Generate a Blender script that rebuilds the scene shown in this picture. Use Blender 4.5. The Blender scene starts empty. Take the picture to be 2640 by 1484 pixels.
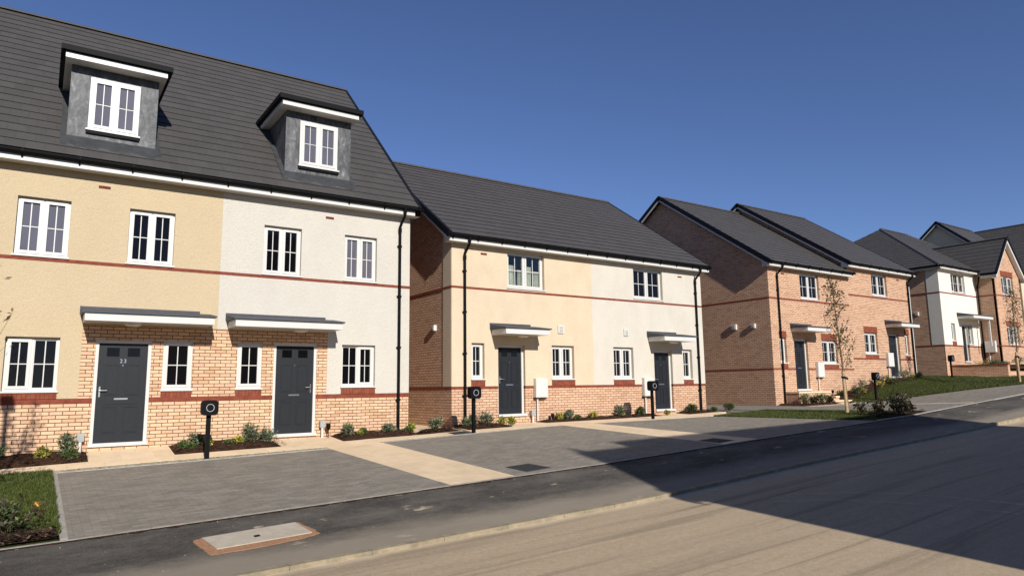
import bpy, math, random
import numpy as np
from mathutils import Vector, Matrix
R = math.radians
C = bpy.context.scene.collection
sc = bpy.context.scene

# ---------------------------------------------------------------- camera
YAW, PITCH, ROLL, FPX = 0.603570628, 0.142381332, -0.0130377345, 1774.87
fw = Vector((math.sin(YAW)*math.cos(PITCH), math.cos(YAW)*math.cos(PITCH), math.sin(PITCH)))
r0 = fw.cross(Vector((0, 0, 1))).normalized(); u0 = r0.cross(fw)
rr = math.cos(ROLL)*r0+math.sin(ROLL)*u0; uu = -math.sin(ROLL)*r0+math.cos(ROLL)*u0
cam = bpy.data.cameras.new('camera'); cam_o = bpy.data.objects.new('camera', cam); C.objects.link(cam_o)
M = Matrix.Identity(4)
for i in range(3):
    M[i][0], M[i][1], M[i][2] = rr[i], uu[i], -fw[i]
cam_o.matrix_world = M
cam.sensor_width = 36; cam.lens = FPX/2640*36; cam.clip_end = 3000; cam.clip_start = .05
sc.camera = cam_o
# ---------------------------------------------------------------- light
SUN_EL, SUN_AZ = R(28), R(8.5)      # light travels toward +Y, turned SUN_AZ toward +X
world = bpy.data.worlds.new('World'); sc.world = world; world.use_nodes = True
wn = world.node_tree.nodes; wl = world.node_tree.links
sky = wn.new('ShaderNodeTexSky'); sky.sky_type = 'NISHITA'; sky.sun_disc = False
sky.sun_elevation = SUN_EL; sky.sun_rotation = math.pi+SUN_AZ
sky.altitude = 1200; sky.air_density = 1.0; sky.dust_density = 0; sky.ozone_density = 6.0
tint = wn.new('ShaderNodeMix'); tint.data_type = 'RGBA'; tint.blend_type = 'MULTIPLY'; tint.inputs[0].default_value = 1
tint.inputs[7].default_value = (1.06, .945, 1.05, 1); wl.new(sky.outputs[0], tint.inputs[6]); wl.new(tint.outputs[2], wn['Background'].inputs[0]); wn['Background'].inputs[1].default_value = .077
sun = bpy.data.lights.new('sun', 'SUN'); sun.energy = 4.7; sun.angle = R(.53); sun.color = (1, .97, .925)
sun_o = bpy.data.objects.new('sun', sun); C.objects.link(sun_o)
d = Vector((math.sin(SUN_AZ)*math.cos(SUN_EL), math.cos(SUN_AZ)*math.cos(SUN_EL), -math.sin(SUN_EL)))
sun_o.rotation_euler = d.to_track_quat('-Z', 'Y').to_euler()
sun_o.location = (-5, -30, 30)
sc.view_settings.view_transform = 'Standard'; sc.view_settings.look = 'None'
sc.view_settings.exposure = .3; sc.view_settings.gamma = 1

# ---------------------------------------------------------------- materials
def srgb(r, g, b):
    f = lambda c: (c/255/12.92 if c/255 <= .04045 else ((c/255+.055)/1.055)**2.4)
    return (f(r), f(g), f(b))
class Mat:
    def __init__(s, name, rough=.8, spec=.5):
        s.m = bpy.data.materials.new(name); s.m.use_nodes = True
        s.n = s.m.node_tree.nodes; s.l = s.m.node_tree.links
        s.b = s.n['Principled BSDF']; s.b.inputs['Roughness'].default_value = rough
        s.b.inputs['Specular IOR Level'].default_value = spec
        s._pos = None
    def pos(s):
        if not s._pos: s._pos = s.n.new('ShaderNodeNewGeometry').outputs['Position']
        return s._pos
    def mapping(s, scale, src=None, rot=(0, 0, 0)):
        m = s.n.new('ShaderNodeMapping'); m.inputs['Scale'].default_value = scale; m.inputs['Rotation'].default_value = rot
        s.l.new(src or s.pos(), m.inputs[0]); return m.outputs[0]
    def noise(s, scale, detail=3, rough=.5, src=None, dist=0):
        t = s.n.new('ShaderNodeTexNoise'); t.inputs['Scale'].default_value = scale
        t.inputs['Detail'].default_value = detail; t.inputs['Roughness'].default_value = rough
        t.inputs['Distortion'].default_value = dist
        s.l.new(src or s.pos(), t.inputs['Vector']); return t.outputs['Fac']
    def ramp(s, fac, stops):
        r = s.n.new('ShaderNodeValToRGB'); e = r.color_ramp.elements
        while len(e) < len(stops): e.new(.5)
        for k, (p, c) in enumerate(stops):
            e[k].position = p; e[k].color = (*c, 1) if len(c) == 3 else c
        s.l.new(fac, r.inputs[0]); return r.outputs[0]
    def mix(s, fac, a, b, mode='MIX'):
        m = s.n.new('ShaderNodeMix'); m.data_type = 'RGBA'; m.blend_type = mode
        def put(x, i):
            if isinstance(x, tuple): m.inputs[i].default_value = (*x, 1)
            else: s.l.new(x, m.inputs[i])
        if isinstance(fac, (int, float)): m.inputs[0].default_value = fac
        else: s.l.new(fac, m.inputs[0])
        put(a, 6); put(b, 7); return m.outputs[2]
    def math(s, op, a, b=None):
        m = s.n.new('ShaderNodeMath'); m.operation = op
        for i, x in enumerate((a, b)):
            if x is None: continue
            if isinstance(x, (int, float)): m.inputs[i].default_value = x
            else: s.l.new(x, m.inputs[i])
        return m.outputs[0]
    def color(s, c):
        if isinstance(c, tuple): s.b.inputs['Base Color'].default_value = (*c, 1)
        else: s.l.new(c, s.b.inputs['Base Color'])
        return s
    def bump(s, h, strength=.5, dist=.01):
        b = s.n.new('ShaderNodeBump'); b.inputs['Strength'].default_value = strength; b.inputs['Distance'].default_value = dist
        s.l.new(h, b.inputs['Height']); s.l.new(b.outputs[0], s.b.inputs['Normal']); return s
G = (1, 1, 1)
def grey(v): return (v, v, v)
def brick_mat(name, c1, c2, c3, mortar, phase=0.):
    m = Mat(name, .9, .2)
    sep = m.n.new('ShaderNodeSeparateXYZ'); m.l.new(m.pos(), sep.inputs[0])
    u = m.math('ADD', sep.outputs[0], sep.outputs[1])
    v = m.math('ADD', sep.outputs[2], phase+30.)
    cb = m.n.new('ShaderNodeCombineXYZ'); m.l.new(u, cb.inputs[0]); m.l.new(v, cb.inputs[1])
    br = m.n.new('ShaderNodeTexBrick'); m.l.new(cb.outputs[0], br.inputs['Vector'])
    br.inputs['Scale'].default_value = 1; br.inputs['Brick Width'].default_value = .225; br.inputs['Row Height'].default_value = .075
    br.inputs['Mortar Size'].default_value = .0075; br.inputs['Mortar Smooth'].default_value = .2; br.inputs['Bias'].default_value = 0
    br.inputs['Color1'].default_value = (0, 0, 0, 1); br.inputs['Color2'].default_value = (1, 1, 1, 1); br.inputs['Mortar'].default_value = (.5, .5, .5, 1)
    tone = m.ramp(br.outputs['Color'], [(0, c1), (.5, c2), (1, c3)])
    fine = m.noise(38, 4, .7)
    tone = m.mix(.35, tone, m.ramp(fine, [(.3, grey(.45)), (.7, grey(1.0))]), 'MULTIPLY')
    big = m.noise(.9, 3)
    tone = m.mix(.25, tone, m.ramp(big, [(.3, grey(.7)), (.7, grey(1.1))]), 'MULTIPLY')
    m.color(m.mix(br.outputs['Fac'], tone, mortar))
    h = m.math('SUBTRACT', m.math('MULTIPLY', fine, .3), br.outputs['Fac'])
    m.bump(h, .7, .008); return m.m
def render_mat(name, c, dirt, grain=150, depth=.006, stain=.35):
    m = Mat(name, .95, .15)
    f = m.noise(grain, 3, .7); g = m.noise(grain*.3, 2, .6)
    col = m.mix(.5, c, m.ramp(f, [(.33, tuple(x*.55 for x in c)), (.6, tuple(min(1, x*1.12) for x in c))]))
    big = m.noise(1.5, 7, .72, src=m.mapping((1, 1, .55)))
    col = m.mix(m.math('MULTIPLY', m.ramp(big, [(.4, grey(0)), (.75, grey(1))]), stain), col, dirt)
    m.color(col); m.bump(m.math('ADD', f, g), .9, depth); return m.m
def tile_mat(name, c):
    m = Mat(name, .55, .35)
    uv = m.n.new('ShaderNodeUVMap').outputs[0]
    br = m.n.new('ShaderNodeTexBrick'); m.l.new(uv, br.inputs['Vector'])
    br.inputs['Scale'].default_value = 1; br.inputs['Brick Width'].default_value = .33; br.inputs['Row Height'].default_value = .345
    br.inputs['Mortar Size'].default_value = .003; br.inputs['Color1'].default_value = (0, 0, 0, 1); br.inputs['Color2'].default_value = (1, 1, 1, 1)
    br.inputs['Mortar'].default_value = (.3, .3, .3, 1)
    a = tuple(x*.93 for x in c); b = tuple(x*1.06 for x in c)
    col = m.ramp(br.outputs['Color'], [(0, a), (1, b)])
    col = m.mix(br.outputs['Fac'], col, tuple(x*.6 for x in c))
    col = m.mix(.5, col, m.ramp(m.noise(3.5, 5, .7), [(.3, grey(.78)), (.7, grey(1.05))]), 'MULTIPLY')
    m.color(col); m.bump(m.noise(60, 3), .3, .003); return m.m
def plain(name, c, rough=.5, spec=.5, var=.12, nscale=8, bump=0, bscale=80, metal=0):
    m = Mat(name, rough, spec); m.b.inputs['Metallic'].default_value = metal
    lo = tuple(x*(1-var) for x in c); hi = tuple(min(1, x*(1+var)) for x in c)
    m.color(m.ramp(m.noise(nscale, 5, .6), [(.3, lo), (.7, hi)]))
    if bump: m.bump(m.noise(bscale, 4, .7), bump, .004)
    return m.m
MT = {}
MT['buff_brick'] = brick_mat('buff_brick', (.58, .355, .215), (.78, .53, .34), (.69, .43, .30), (.115, .060, .030), .22)
MT['pink_brick'] = brick_mat('pink_brick', (.54, .325, .21), (.70, .465, .315), (.63, .385, .255), (.155, .082, .046), .04)
MT['red_brick'] = plain('red_brick', (.19, .050, .030), .85, .2, .25, 9, .4)
def soldier_mat():
    m = Mat('red_soldier_brick', .85, .2)
    sep = m.n.new('ShaderNodeSeparateXYZ'); m.l.new(m.pos(), sep.inputs[0])
    u = m.math('ADD', m.math('ADD', sep.outputs[0], sep.outputs[1]), 50)
    fr = m.math('FRACT', m.math('DIVIDE', u, .075))
    j = m.math('LESS_THAN', fr, .13)
    col = m.ramp(m.noise(9, 3), [(.3, (.16, .042, .022)), (.7, (.26, .075, .040))])
    m.color(m.mix(j, col, (.10, .035, .02))); return m.m
MT['soldier'] = soldier_mat()
MT['cream_render'] = render_mat('cream_render', (.55, .44, .285), (.44, .345, .215), 58, .013, .35)
MT['white_render'] = render_mat('white_render', (.58, .545, .475), (.45, .41, .345), 58, .013, .35)
MT['cream_render_smooth'] = render_mat('cream_render_smooth', (.615, .505, .36), (.45, .345, .225), 60, .004, .5)
MT['white_render_smooth'] = render_mat('white_render_smooth', (.585, .54, .46), (.44, .39, .32), 60, .004, .5)
MT['ivory_render'] = render_mat('ivory_render', (.70, .66, .575), (.54, .50, .40), 60, .004, .3)
MT['tile'] = tile_mat('grey_roof_tile', (.069, .064, .061))
MT['upvc'] = plain('white_upvc', (.575, .57, .55), .35, .5, .02, 3)
MT['frame_grey'] = plain('pale_grey_trim', (.55, .55, .55), .5, .4, .03)  # plain grey of barge boards, box end and charger rings
MT['black'] = plain('black_plastic', (.0035, .0035, .004), .6, .12, .2, 6)
MT['verge'] = plain('dark_verge_trim', (.007, .008, .012), .6, .15, .2, 6)
MT['door'] = plain('anthracite_door', (.014, .016, .020), .5, .25, .15, 20, .15, 120)
MT['steel'] = plain('brushed_steel', (.6, .6, .6), .3, .5, .05, metal=1)
MT['lead_roof'] = plain('grey_canopy_felt', (.048, .054, .066), .6, .4, .15, 10, .2)
def lead_mat():
    m = Mat('weathered_lead', .55, .5)
    n = m.noise(3.2, 6, .7, src=m.mapping((2.2, 2.2, 1.0)), dist=1.0)
    m.color(m.ramp(n, [(.36, (.026, .028, .030)), (.48, (.056, .058, .061)), (.6, (.105, .107, .110)), (.76, (.30, .30, .30))]))
    m.bump(m.noise(12, 4, .6), .5, .012); return m.m
MT['lead'] = lead_mat()
MT['lead_dark'] = plain('lead_flashing', (.045, .047, .050), .6, .3, .3, 6, .5, 14)
def glass_mat(name, c, r=.03, spec=.6):
    m = Mat(name, r, spec); m.b.inputs['IOR'].default_value = 1.52
    m.color(m.ramp(m.noise(1.2, 2), [(.3, tuple(x*.8 for x in c)), (.7, c)]))
    m.bump(m.noise(1.5, 2), .06, .02); return m.m
MT['pane'] = glass_mat('dark_window_glass', (.004, .004, .005), .03, .22)
MT['pane_pale'] = glass_mat('pale_window_glass', (.118, .116, .145), .06, .4)  # lavender base colour stands in for sky reflected in the pane
def clear_glass():
    m = Mat('clear_glass', 0); n = m.n; n.remove(m.b)
    t = n.new('ShaderNodeBsdfTransparent'); t.inputs[0].default_value = (.82, .86, .86, 1)
    g = n.new('ShaderNodeBsdfGlossy'); g.inputs['Roughness'].default_value = .02
    f = n.new('ShaderNodeFresnel'); f.inputs[0].default_value = 1.45
    mx = n.new('ShaderNodeMixShader'); m.l.new(f.outputs[0], mx.inputs[0]); m.l.new(t.outputs[0], mx.inputs[1]); m.l.new(g.outputs[0], mx.inputs[2])
    m.l.new(mx.outputs[0], n['Material Output'].inputs[0]); return m.m
MT['clear'] = clear_glass()
MT['curtain'] = plain('curtain_cloth', (.85, .83, .72), .9, .1, .1)
MT['interior'] = plain('dark_interior', (.05, .05, .05), .9, .1)
MT['box_white'] = plain('white_meter_box', (.59, .58, .55), .5, .4, .03)
MT['grille'] = plain('grey_grille', (.38, .37, .35), .6, .4, .1)
MT['box_grey'] = plain('grey_plastic', (.33, .34, .34), .5, .4, .08)
MT['lamp'] = plain('lamp_diffuser', (.75, .73, .68), .4, .5, .03)
MT['soil'] = None

def ground_mats():
    # block paving, small grey setts with a broken directional weave
    m = Mat('grey_block_paving', .85, .25)
    br = m.n.new('ShaderNodeTexBrick'); m.l.new(m.mapping((1, 1, 1)), br.inputs['Vector'])
    br.inputs['Scale'].default_value = 1; br.inputs['Brick Width'].default_value = .2; br.inputs['Row Height'].default_value = .1
    br.inputs['Mortar Size'].default_value = .004; br.inputs['Color1'].default_value = (0, 0, 0, 1); br.inputs['Color2'].default_value = (1, 1, 1, 1)
    col = m.ramp(br.outputs['Color'], [(0, (.202, .185, .160)), (.5, (.235, .216, .188)), (1, (.27, .249, .218))])
    col = m.mix(m.math('MULTIPLY', br.outputs['Fac'], .4), col, (.11, .10, .088))
    st = m.noise(1.9, 8, .82, src=m.mapping((.8, 2.0, 1)))
    col = m.mix(.8, col, m.ramp(st, [(.28, grey(.62)), (.5, grey(.98)), (.75, (1.18, 1.15, 1.08))]), 'MULTIPLY')
    col = m.mix(.5, col, m.ramp(m.noise(17, 6, .85, src=m.mapping((.6, 1.2, 1))), [(.3, grey(.62)), (.5, grey(1)), (.72, grey(1.3))]), 'MULTIPLY')
    m.color(col); m.bump(m.math('SUBTRACT', m.noise(90, 3), br.outputs['Fac']), .5, .004); MT['paving'] = m.m
    # buff path paving
    m = Mat('buff_paving', .9, .2)
    br = m.n.new('ShaderNodeTexBrick'); m.l.new(m.mapping((1, 1, 1)), br.inputs['Vector'])
    br.inputs['Scale'].default_value = 1; br.inputs['Brick Width'].default_value = .6; br.inputs['Row Height'].default_value = .6
    br.inputs['Mortar Size'].default_value = .004; br.inputs['Color1'].default_value = (0, 0, 0, 1); br.inputs['Color2'].default_value = (1, 1, 1, 1)
    col = m.ramp(br.outputs['Color'], [(0, (.70, .54, .36)), (1, (.78, .61, .42))])
    col = m.mix(m.math('MULTIPLY', br.outputs['Fac'], .3), col, (.34, .26, .18))
    col = m.mix(.6, col, m.ramp(m.noise(3, 6, .7), [(.3, grey(.78)), (.7, grey(1.08))]), 'MULTIPLY')
    col = m.mix(.3, col, m.ramp(m.noise(70, 3, .8), [(.3, grey(.7)), (.7, grey(1.1))]), 'MULTIPLY')
    m.color(col); m.bump(m.noise(80, 3), .3, .004); MT['path'] = m.m
    # tarmac pavement with sandy patches
    m = Mat('tarmac_pavement', .92, .25)
    agg = m.noise(110, 4, .85)
    col = m.ramp(agg, [(.35, (.022, .020, .018)), (.55, (.056, .051, .045)), (.70, (.22, .20, .17))])
    mid = m.noise(16, 6, .85); col = m.mix(.8, col, m.ramp(mid, [(.3, grey(.6)), (.5, grey(1)), (.72, grey(1.7))]), 'MULTIPLY')
    dust = m.noise(.9, 9, .8, src=m.mapping((.6, 1.3, 1)))
    col = m.mix(m.ramp(dust, [(.42, grey(0)), (.68, grey(.6))]), col, (.20, .175, .14))
    sand = m.noise(1.1, 5, .62, src=m.mapping((1.1, 2.3, 1)))
    col = m.mix(m.ramp(sand, [(.64, grey(0)), (.70, grey(.9))]), col, (.46, .37, .25))
    sp = m.n.new('ShaderNodeSeparateXYZ'); m.l.new(m.pos(), sp.inputs[0])
    edge = m.math('ADD', m.math('SUBTRACT', sp.outputs[1], 7.60), m.math('MULTIPLY', m.noise(2.3, 8, .85, src=m.mapping((.5, 1, 1))), -.7))
    col = m.mix(m.ramp(edge, [(0, grey(.7)), (.5, grey(0))]), col, (.30, .25, .185))
    m.color(col); m.bump(agg, .8, .006); MT['tarmac'] = m.m
    # the road: sandy dust over asphalt with long tyre streaks
    m = Mat('dusty_road', .93, .2)
    agg = m.noise(95, 4, .85)
    col = m.ramp(agg, [(.3, (.295, .225, .148)), (.5, (.43, .338, .230)), (.7, (.57, .46, .325))])
    st = m.noise(1.0, 6, .6, src=m.mapping((.16, 2.8, 1), rot=(0, 0, R(-3))), dist=.4)
    col = m.mix(.85, col, m.ramp(st, [(.30, grey(.62)), (.42, grey(.9)), (.6, grey(1.0)), (.8, grey(1.1))]), 'MULTIPLY')
    mid = m.noise(14, 7, .9); col = m.mix(.8, col, m.ramp(mid, [(.3, grey(.72)), (.5, grey(1.02)), (.7, grey(1.22))]), 'MULTIPLY')
    st2 = m.noise(1.0, 4, .6, src=m.mapping((.10, 7, 1), rot=(0, 0, R(4))))
    col = m.mix(.6, col, m.ramp(st2, [(.34, grey(.6)), (.42, grey(1))]), 'MULTIPLY')
    sep = m.n.new('ShaderNodeSeparateXYZ'); m.l.new(m.pos(), sep.inputs[0])
    near = m.math('SUBTRACT', 7.55, sep.outputs[1])                    # drift of sand by the kerb
    drift = m.ramp(m.math('ADD', near, m.math('MULTIPLY', m.noise(1.4, 4), .35)), [(.2, grey(1)), (.42, grey(0))])
    col = m.mix(m.math('MULTIPLY', drift, .7), col, (.66, .53, .36))
    m.color(col); m.bump(agg, .6, .005); MT['road'] = m.m
    m = Mat('concrete_kerb', .9, .2)
    sep = m.n.new('ShaderNodeSeparateXYZ'); m.l.new(m.pos(), sep.inputs[0])
    j = m.math('LESS_THAN', m.math('FRACT', m.math('DIVIDE', m.math('ADD', sep.outputs[0], 90), .914)), .008)
    col = m.ramp(m.noise(5, 7, .75), [(.3, (.18, .150, .105)), (.55, (.29, .245, .17)), (.8, (.46, .385, .26))])
    m.color(m.mix(j, col, (.09, .08, .06))); m.bump(m.noise(60, 4), .4, .005); MT['kerb'] = m.m
    m = Mat('edging_kerb', .9, .2)
    m.color(m.ramp(m.noise(7, 7, .75), [(.3, (.20, .19, .165)), (.55, (.36, .34, .30)), (.8, (.46, .44, .39))])); m.bump(m.noise(60, 4), .4, .005); MT['edging'] = m.m
    m = Mat('bark_mulch', .95, .1)
    v = m.n.new('ShaderNodeTexVoronoi'); v.inputs['Scale'].default_value = 26; m.l.new(m.mapping((1, 1.6, 1)), v.inputs['Vector'])
    col = m.mix(.6, m.ramp(v.outputs['Color'], [(.1, (.022, .012, .008)), (.6, (.06, .03, .018)), (1, (.11, .06, .035))]), (.05, .025, .015))
    m.color(col); m.bump(v.outputs['Distance'], 1, .03); MT['soil'] = m.m
    m = Mat('pebble_strip', .9, .2)
    v = m.n.new('ShaderNodeTexVoronoi'); v.inputs['Scale'].default_value = 30; m.l.new(m.pos(), v.inputs['Vector'])
    m.color(m.ramp(v.outputs['Color'], [(.1, (.14, .125, .085)), (.5, (.34, .30, .21)), (.9, (.56, .50, .38))])); m.bump(v.outputs['Distance'], 1, .02); MT['gravel'] = m.m
    m = Mat('lawn_ground', .95, .1)
    m.color(m.ramp(m.noise(14, 5, .7), [(.3, (.020, .026, .005)), (.7, (.045, .055, .010))])); m.bump(m.noise(40, 4), 1, .02); MT['lawn'] = m.m
    m = Mat('bare_ground', .95, .1)
    m.color(m.ramp(m.noise(.3, 6, .7), [(.3, (.05, .06, .025)), (.7, (.11, .095, .06))])); MT['earth'] = m.m
    m = Mat('concrete_slab', .9, .2)
    m.color(m.ramp(m.noise(5, 7, .7), [(.3, (.34, .30, .24)), (.7, (.46, .41, .335))])); m.bump(m.noise(90, 3), .3, .003); MT['slab'] = m.m
    m = Mat('red_mortar_surround', .95, .1)
    m.color(m.ramp(m.noise(30, 6, .8), [(.3, (.22, .11, .06)), (.7, (.42, .25, .15))])); m.bump(m.noise(60, 4), .8, .01); MT['mortar'] = m.m
ground_mats()
def leaf_mat(name, stops, rough=.55):
    m = Mat(name, rough, .3)
    g = m.n.new('ShaderNodeNewGeometry')
    m.color(m.ramp(g.outputs['Random Per Island'], stops))
    m.b.inputs['Subsurface Weight'].default_value = 0
    return m.m
MT['leaf_grey'] = leaf_mat('grey_green_leaf', [(0, (.04, .055, .028)), (.6, (.10, .12, .07)), (1, (.26, .27, .19))])
MT['leaf_green'] = leaf_mat('mid_green_leaf', [(0, (.03, .05, .012)), (.7, (.09, .125, .03)), (1, (.16, .19, .06))])
MT['leaf_dark'] = leaf_mat('dark_green_leaf', [(0, (.015, .028, .008)), (.7, (.045, .07, .018)), (1, (.10, .12, .04))])
MT['leaf_yellow'] = leaf_mat('yellow_leaf', [(0, (.10, .12, .02)), (.45, (.27, .24, .04)), (1, (.55, .44, .08))])
MT['leaf_red'] = leaf_mat('purple_brown_leaf', [(0, (.016, .010, .008)), (.6, (.045, .026, .018)), (.88, (.08, .07, .035)), (1, (.22, .17, .13))])
MT['leaf_brown'] = leaf_mat('brown_green_leaf', [(0, (.05, .038, .016)), (.6, (.12, .085, .038)), (1, (.19, .14, .06))])
MT['blade'] = leaf_mat('grass_blade', [(0, (.024, .036, .004)), (.6, (.052, .072, .009)), (1, (.10, .11, .022))])
MT['flower'] = plain('orange_petal', (.85, .36, .06), .6, .3, .15)
MT['stem'] = plain('woody_stem', (.10, .065, .04), .9, .1, .3, 30)
MT['bark'] = plain('tree_bark', (.20, .135, .085), .9, .1, .3, 25, .5)
MT['stake'] = plain('round_wood_stake', (.42, .31, .17), .85, .2, .25, 12, .3)
MT['rubber'] = plain('black_rubber', (.01, .01, .01), .7, .3)

# ---------------------------------------------------------------- mesh builder
ORIG = {}
class MB:
    def __init__(s): s.v = []; s.f = []; s.m = []; s.uv = []; s.has_uv = False
    def face(s, pts, mi=0, uv=None):
        i = len(s.v); s.v += [tuple(p) for p in pts]; s.f.append(tuple(range(i, i+len(pts)))); s.m.append(mi)
        s.uv.append(uv); s.has_uv |= uv is not None
    def box(s, x0, x1, y0, y1, z0, z1, mi=0):
        if x0 > x1: x0, x1 = x1, x0
        if y0 > y1: y0, y1 = y1, y0
        if z0 > z1: z0, z1 = z1, z0
        p = [(x0, y0, z0), (x1, y0, z0), (x1, y1, z0), (x0, y1, z0), (x0, y0, z1), (x1, y0, z1), (x1, y1, z1), (x0, y1, z1)]
        for q in ((0, 3, 2, 1), (4, 5, 6, 7), (0, 1, 5, 4), (1, 2, 6, 5), (2, 3, 7, 6), (3, 0, 4, 7)): s.face([p[k] for k in q], mi)
        return s
    def prism(s, poly, a0, a1, axis='x', mi=0):
        """poly of (y,z) for axis x, (x,z) for axis y, (x,y) for z"""
        mk = {'x': lambda a, p: (a, p[0], p[1]), 'y': lambda a, p: (p[0], a, p[1]), 'z': lambda a, p: (p[0], p[1], a)}[axis]
        ar = sum(poly[i][0]*poly[(i+1) % len(poly)][1]-poly[(i+1) % len(poly)][0]*poly[i][1] for i in range(len(poly)))
        if (ar < 0) != (axis == 'y'): poly = poly[::-1]
        n = len(poly)
        s.face([mk(a1, p) for p in poly], mi); s.face([mk(a0, p) for p in poly[::-1]], mi)
        for i in range(n):
            p, q = poly[i], poly[(i+1) % n]
            s.face([mk(a0, p), mk(a0, q), mk(a1, q), mk(a1, p)], mi)
        return s
    def tube(s, path, rad, n=8, mi=0, cap=True):
        path = [Vector(p) for p in path]; rad = rad if isinstance(rad, (list, tuple)) else [rad]*len(path)
        rings = []; prev = None
        for i, p in enumerate(path):
            t = (path[min(i+1, len(path)-1)]-path[max(i-1, 0)]).normalized()
            a = Vector((1, 0, 0)) if abs(t.x) < .9 else Vector((0, 1, 0))
            if prev is not None: a = prev
            b = t.cross(a).normalized(); a = b.cross(t).normalized(); prev = a
            rings.append([p+(a*math.cos(2*math.pi*k/n)+b*math.sin(2*math.pi*k/n))*rad[i] for k in range(n)])
        base = len(s.v)
        for r in rings: s.v += [tuple(q) for q in r]
        for i in range(len(rings)-1):
            for k in range(n):
                s.f.append((base+i*n+k, base+i*n+(k+1) % n, base+(i+1)*n+(k+1) % n, base+(i+1)*n+k)); s.m.append(mi); s.uv.append(None)
        if cap:
            s.f.append(tuple(base+k for k in range(n))[::-1]); s.m.append(mi); s.uv.append(None)
            s.f.append(tuple(base+(len(rings)-1)*n+k for k in range(n))); s.m.append(mi); s.uv.append(None)
        return s
    def build(s, name, mat, parent=None, smooth=False, label=None, bevel=0):
        me = bpy.data.meshes.new(name)
        o0 = ORIG.get(root_of(parent).name) if parent else None
        vs = s.v
        if o0 is not None: vs = [(a-o0[0], b-o0[1], c-o0[2]) for a, b, c in vs]
        me.from_pydata(vs, [], s.f)
        for mm in (mat if isinstance(mat, (list, tuple)) else [mat]): me.materials.append(MT[mm] if isinstance(mm, str) else mm)
        if any(s.m): me.polygons.foreach_set('material_index', s.m)
        if s.has_uv:
            ul = me.uv_layers.new(name='UVMap').data; k = 0
            for f, u in zip(s.f, s.uv):
                for j in range(len(f)):
                    ul[k].uv = u[j] if u else (0, 0); k += 1
        if smooth: me.polygons.foreach_set('use_smooth', [True]*len(me.polygons))
        me.update()
        o = bpy.data.objects.new(name, me); C.objects.link(o)
        if parent: o.parent = parent
        if label: o['label'] = label
        if bevel:
            b = o.modifiers.new('bevel', 'BEVEL'); b.width = bevel; b.segments = 2; b.limit_method = 'ANGLE'
        return o
def root_of(o):
    while o.parent: o = o.parent
    return o
def tag(o, label, cat, group=None):
    o['label'] = label; o['category'] = cat
    if group: o['group'] = group
    return o
def thing(name, label, cat, loc=(0, 0, 0), group=None):
    o = bpy.data.objects.new(name, None); C.objects.link(o); o.location = loc; o.empty_display_size = .3
    ORIG[o.name] = loc; return tag(o, label, cat, group)
def struct(o, kind='structure'): o['kind'] = kind; return o

# ---------------------------------------------------------------- the ground's height
ROWS = [(7.62, [-40, 0, 1.84, 3.6, 7.4, 11.4, 18.9, 30, 60], [-2.9, -1.875, -1.83, -1.78, -1.655, -1.43, -1.10, -.52, 1.1]),
        (9.6, [-40, .45, 5.64, 8.4, 13, 19.8, 27.5, 40, 60], [-2.7, -1.66, -1.49, -1.40, -1.2, -.92, -.46, .3, 1.4]),
        (15.0, [-40, .29, 2.6, 5.5, 6.7, 11.75, 18, 22, 27.2, 30, 35, 40, 45, 60], [-2.5, -1.42, -1.37, -1.29, -1.22, -1.06, -1.03, -.88, -.82, -.42, .0, .19, .5, 1.5]),
        (16.6, [-40, -.44, 2, 8, 9.4, 15, 19.7, 24.2, 27.3, 27.6, 29, 31, 33, 35.3, 40, 45, 60], [-2.3, -1.24, -1.16, -1.12, -1.06, -1.02, -.95, -.86, -.84, -.62, -.42, -.10, .1, .25, .24, .7, 1.7])]
RY = [r[0] for r in ROWS]
def g(x, y):
    if y < 7.56: return float(np.interp(x, ROWS[0][1], ROWS[0][2]))-.045
    return float(np.interp(y, RY, [np.interp(x, r[1], r[2]) for r in ROWS]))
def patch(name, x0, x1, y0, y1, mat, off=0., step=.5, f=None, parent=None, kind='structure', skirt=.12):
    """a sheet following the ground; f(x,y) adds relief"""
    mb = MB(); nx = max(1, int(math.ceil((x1-x0)/step))); ny = max(1, int(math.ceil((y1-y0)/step)))
    xs = [x0+(x1-x0)*i/nx for i in range(nx+1)]; ys = [y0+(y1-y0)*j/ny for j in range(ny+1)]
    for j in range(ny+1):
        for i in range(nx+1): mb.v.append((xs[i], ys[j], g(xs[i], ys[j])+off+(f(xs[i], ys[j]) if f else 0)))
    for j in range(ny):
        for i in range(nx):
            a = j*(nx+1)+i; mb.f.append((a, a+1, a+nx+2, a+nx+1)); mb.m.append(0); mb.uv.append(None)
    if skirt:
        ring = [i for i in range(nx+1)]+[j*(nx+1)+nx for j in range(1, ny+1)]+[ny*(nx+1)+i for i in range(nx-1, -1, -1)]+[j*(nx+1) for j in range(ny-1, 0, -1)]
        for k in range(len(ring)):
            p, q = mb.v[ring[k]], mb.v[ring[(k+1) % len(ring)]]
            mb.face([p, (p[0], p[1], p[2]-skirt), (q[0], q[1], q[2]-skirt), q])
    o = mb.build(name, mat, parent)
    if kind and not parent: struct(o, kind)
    return o
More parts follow.
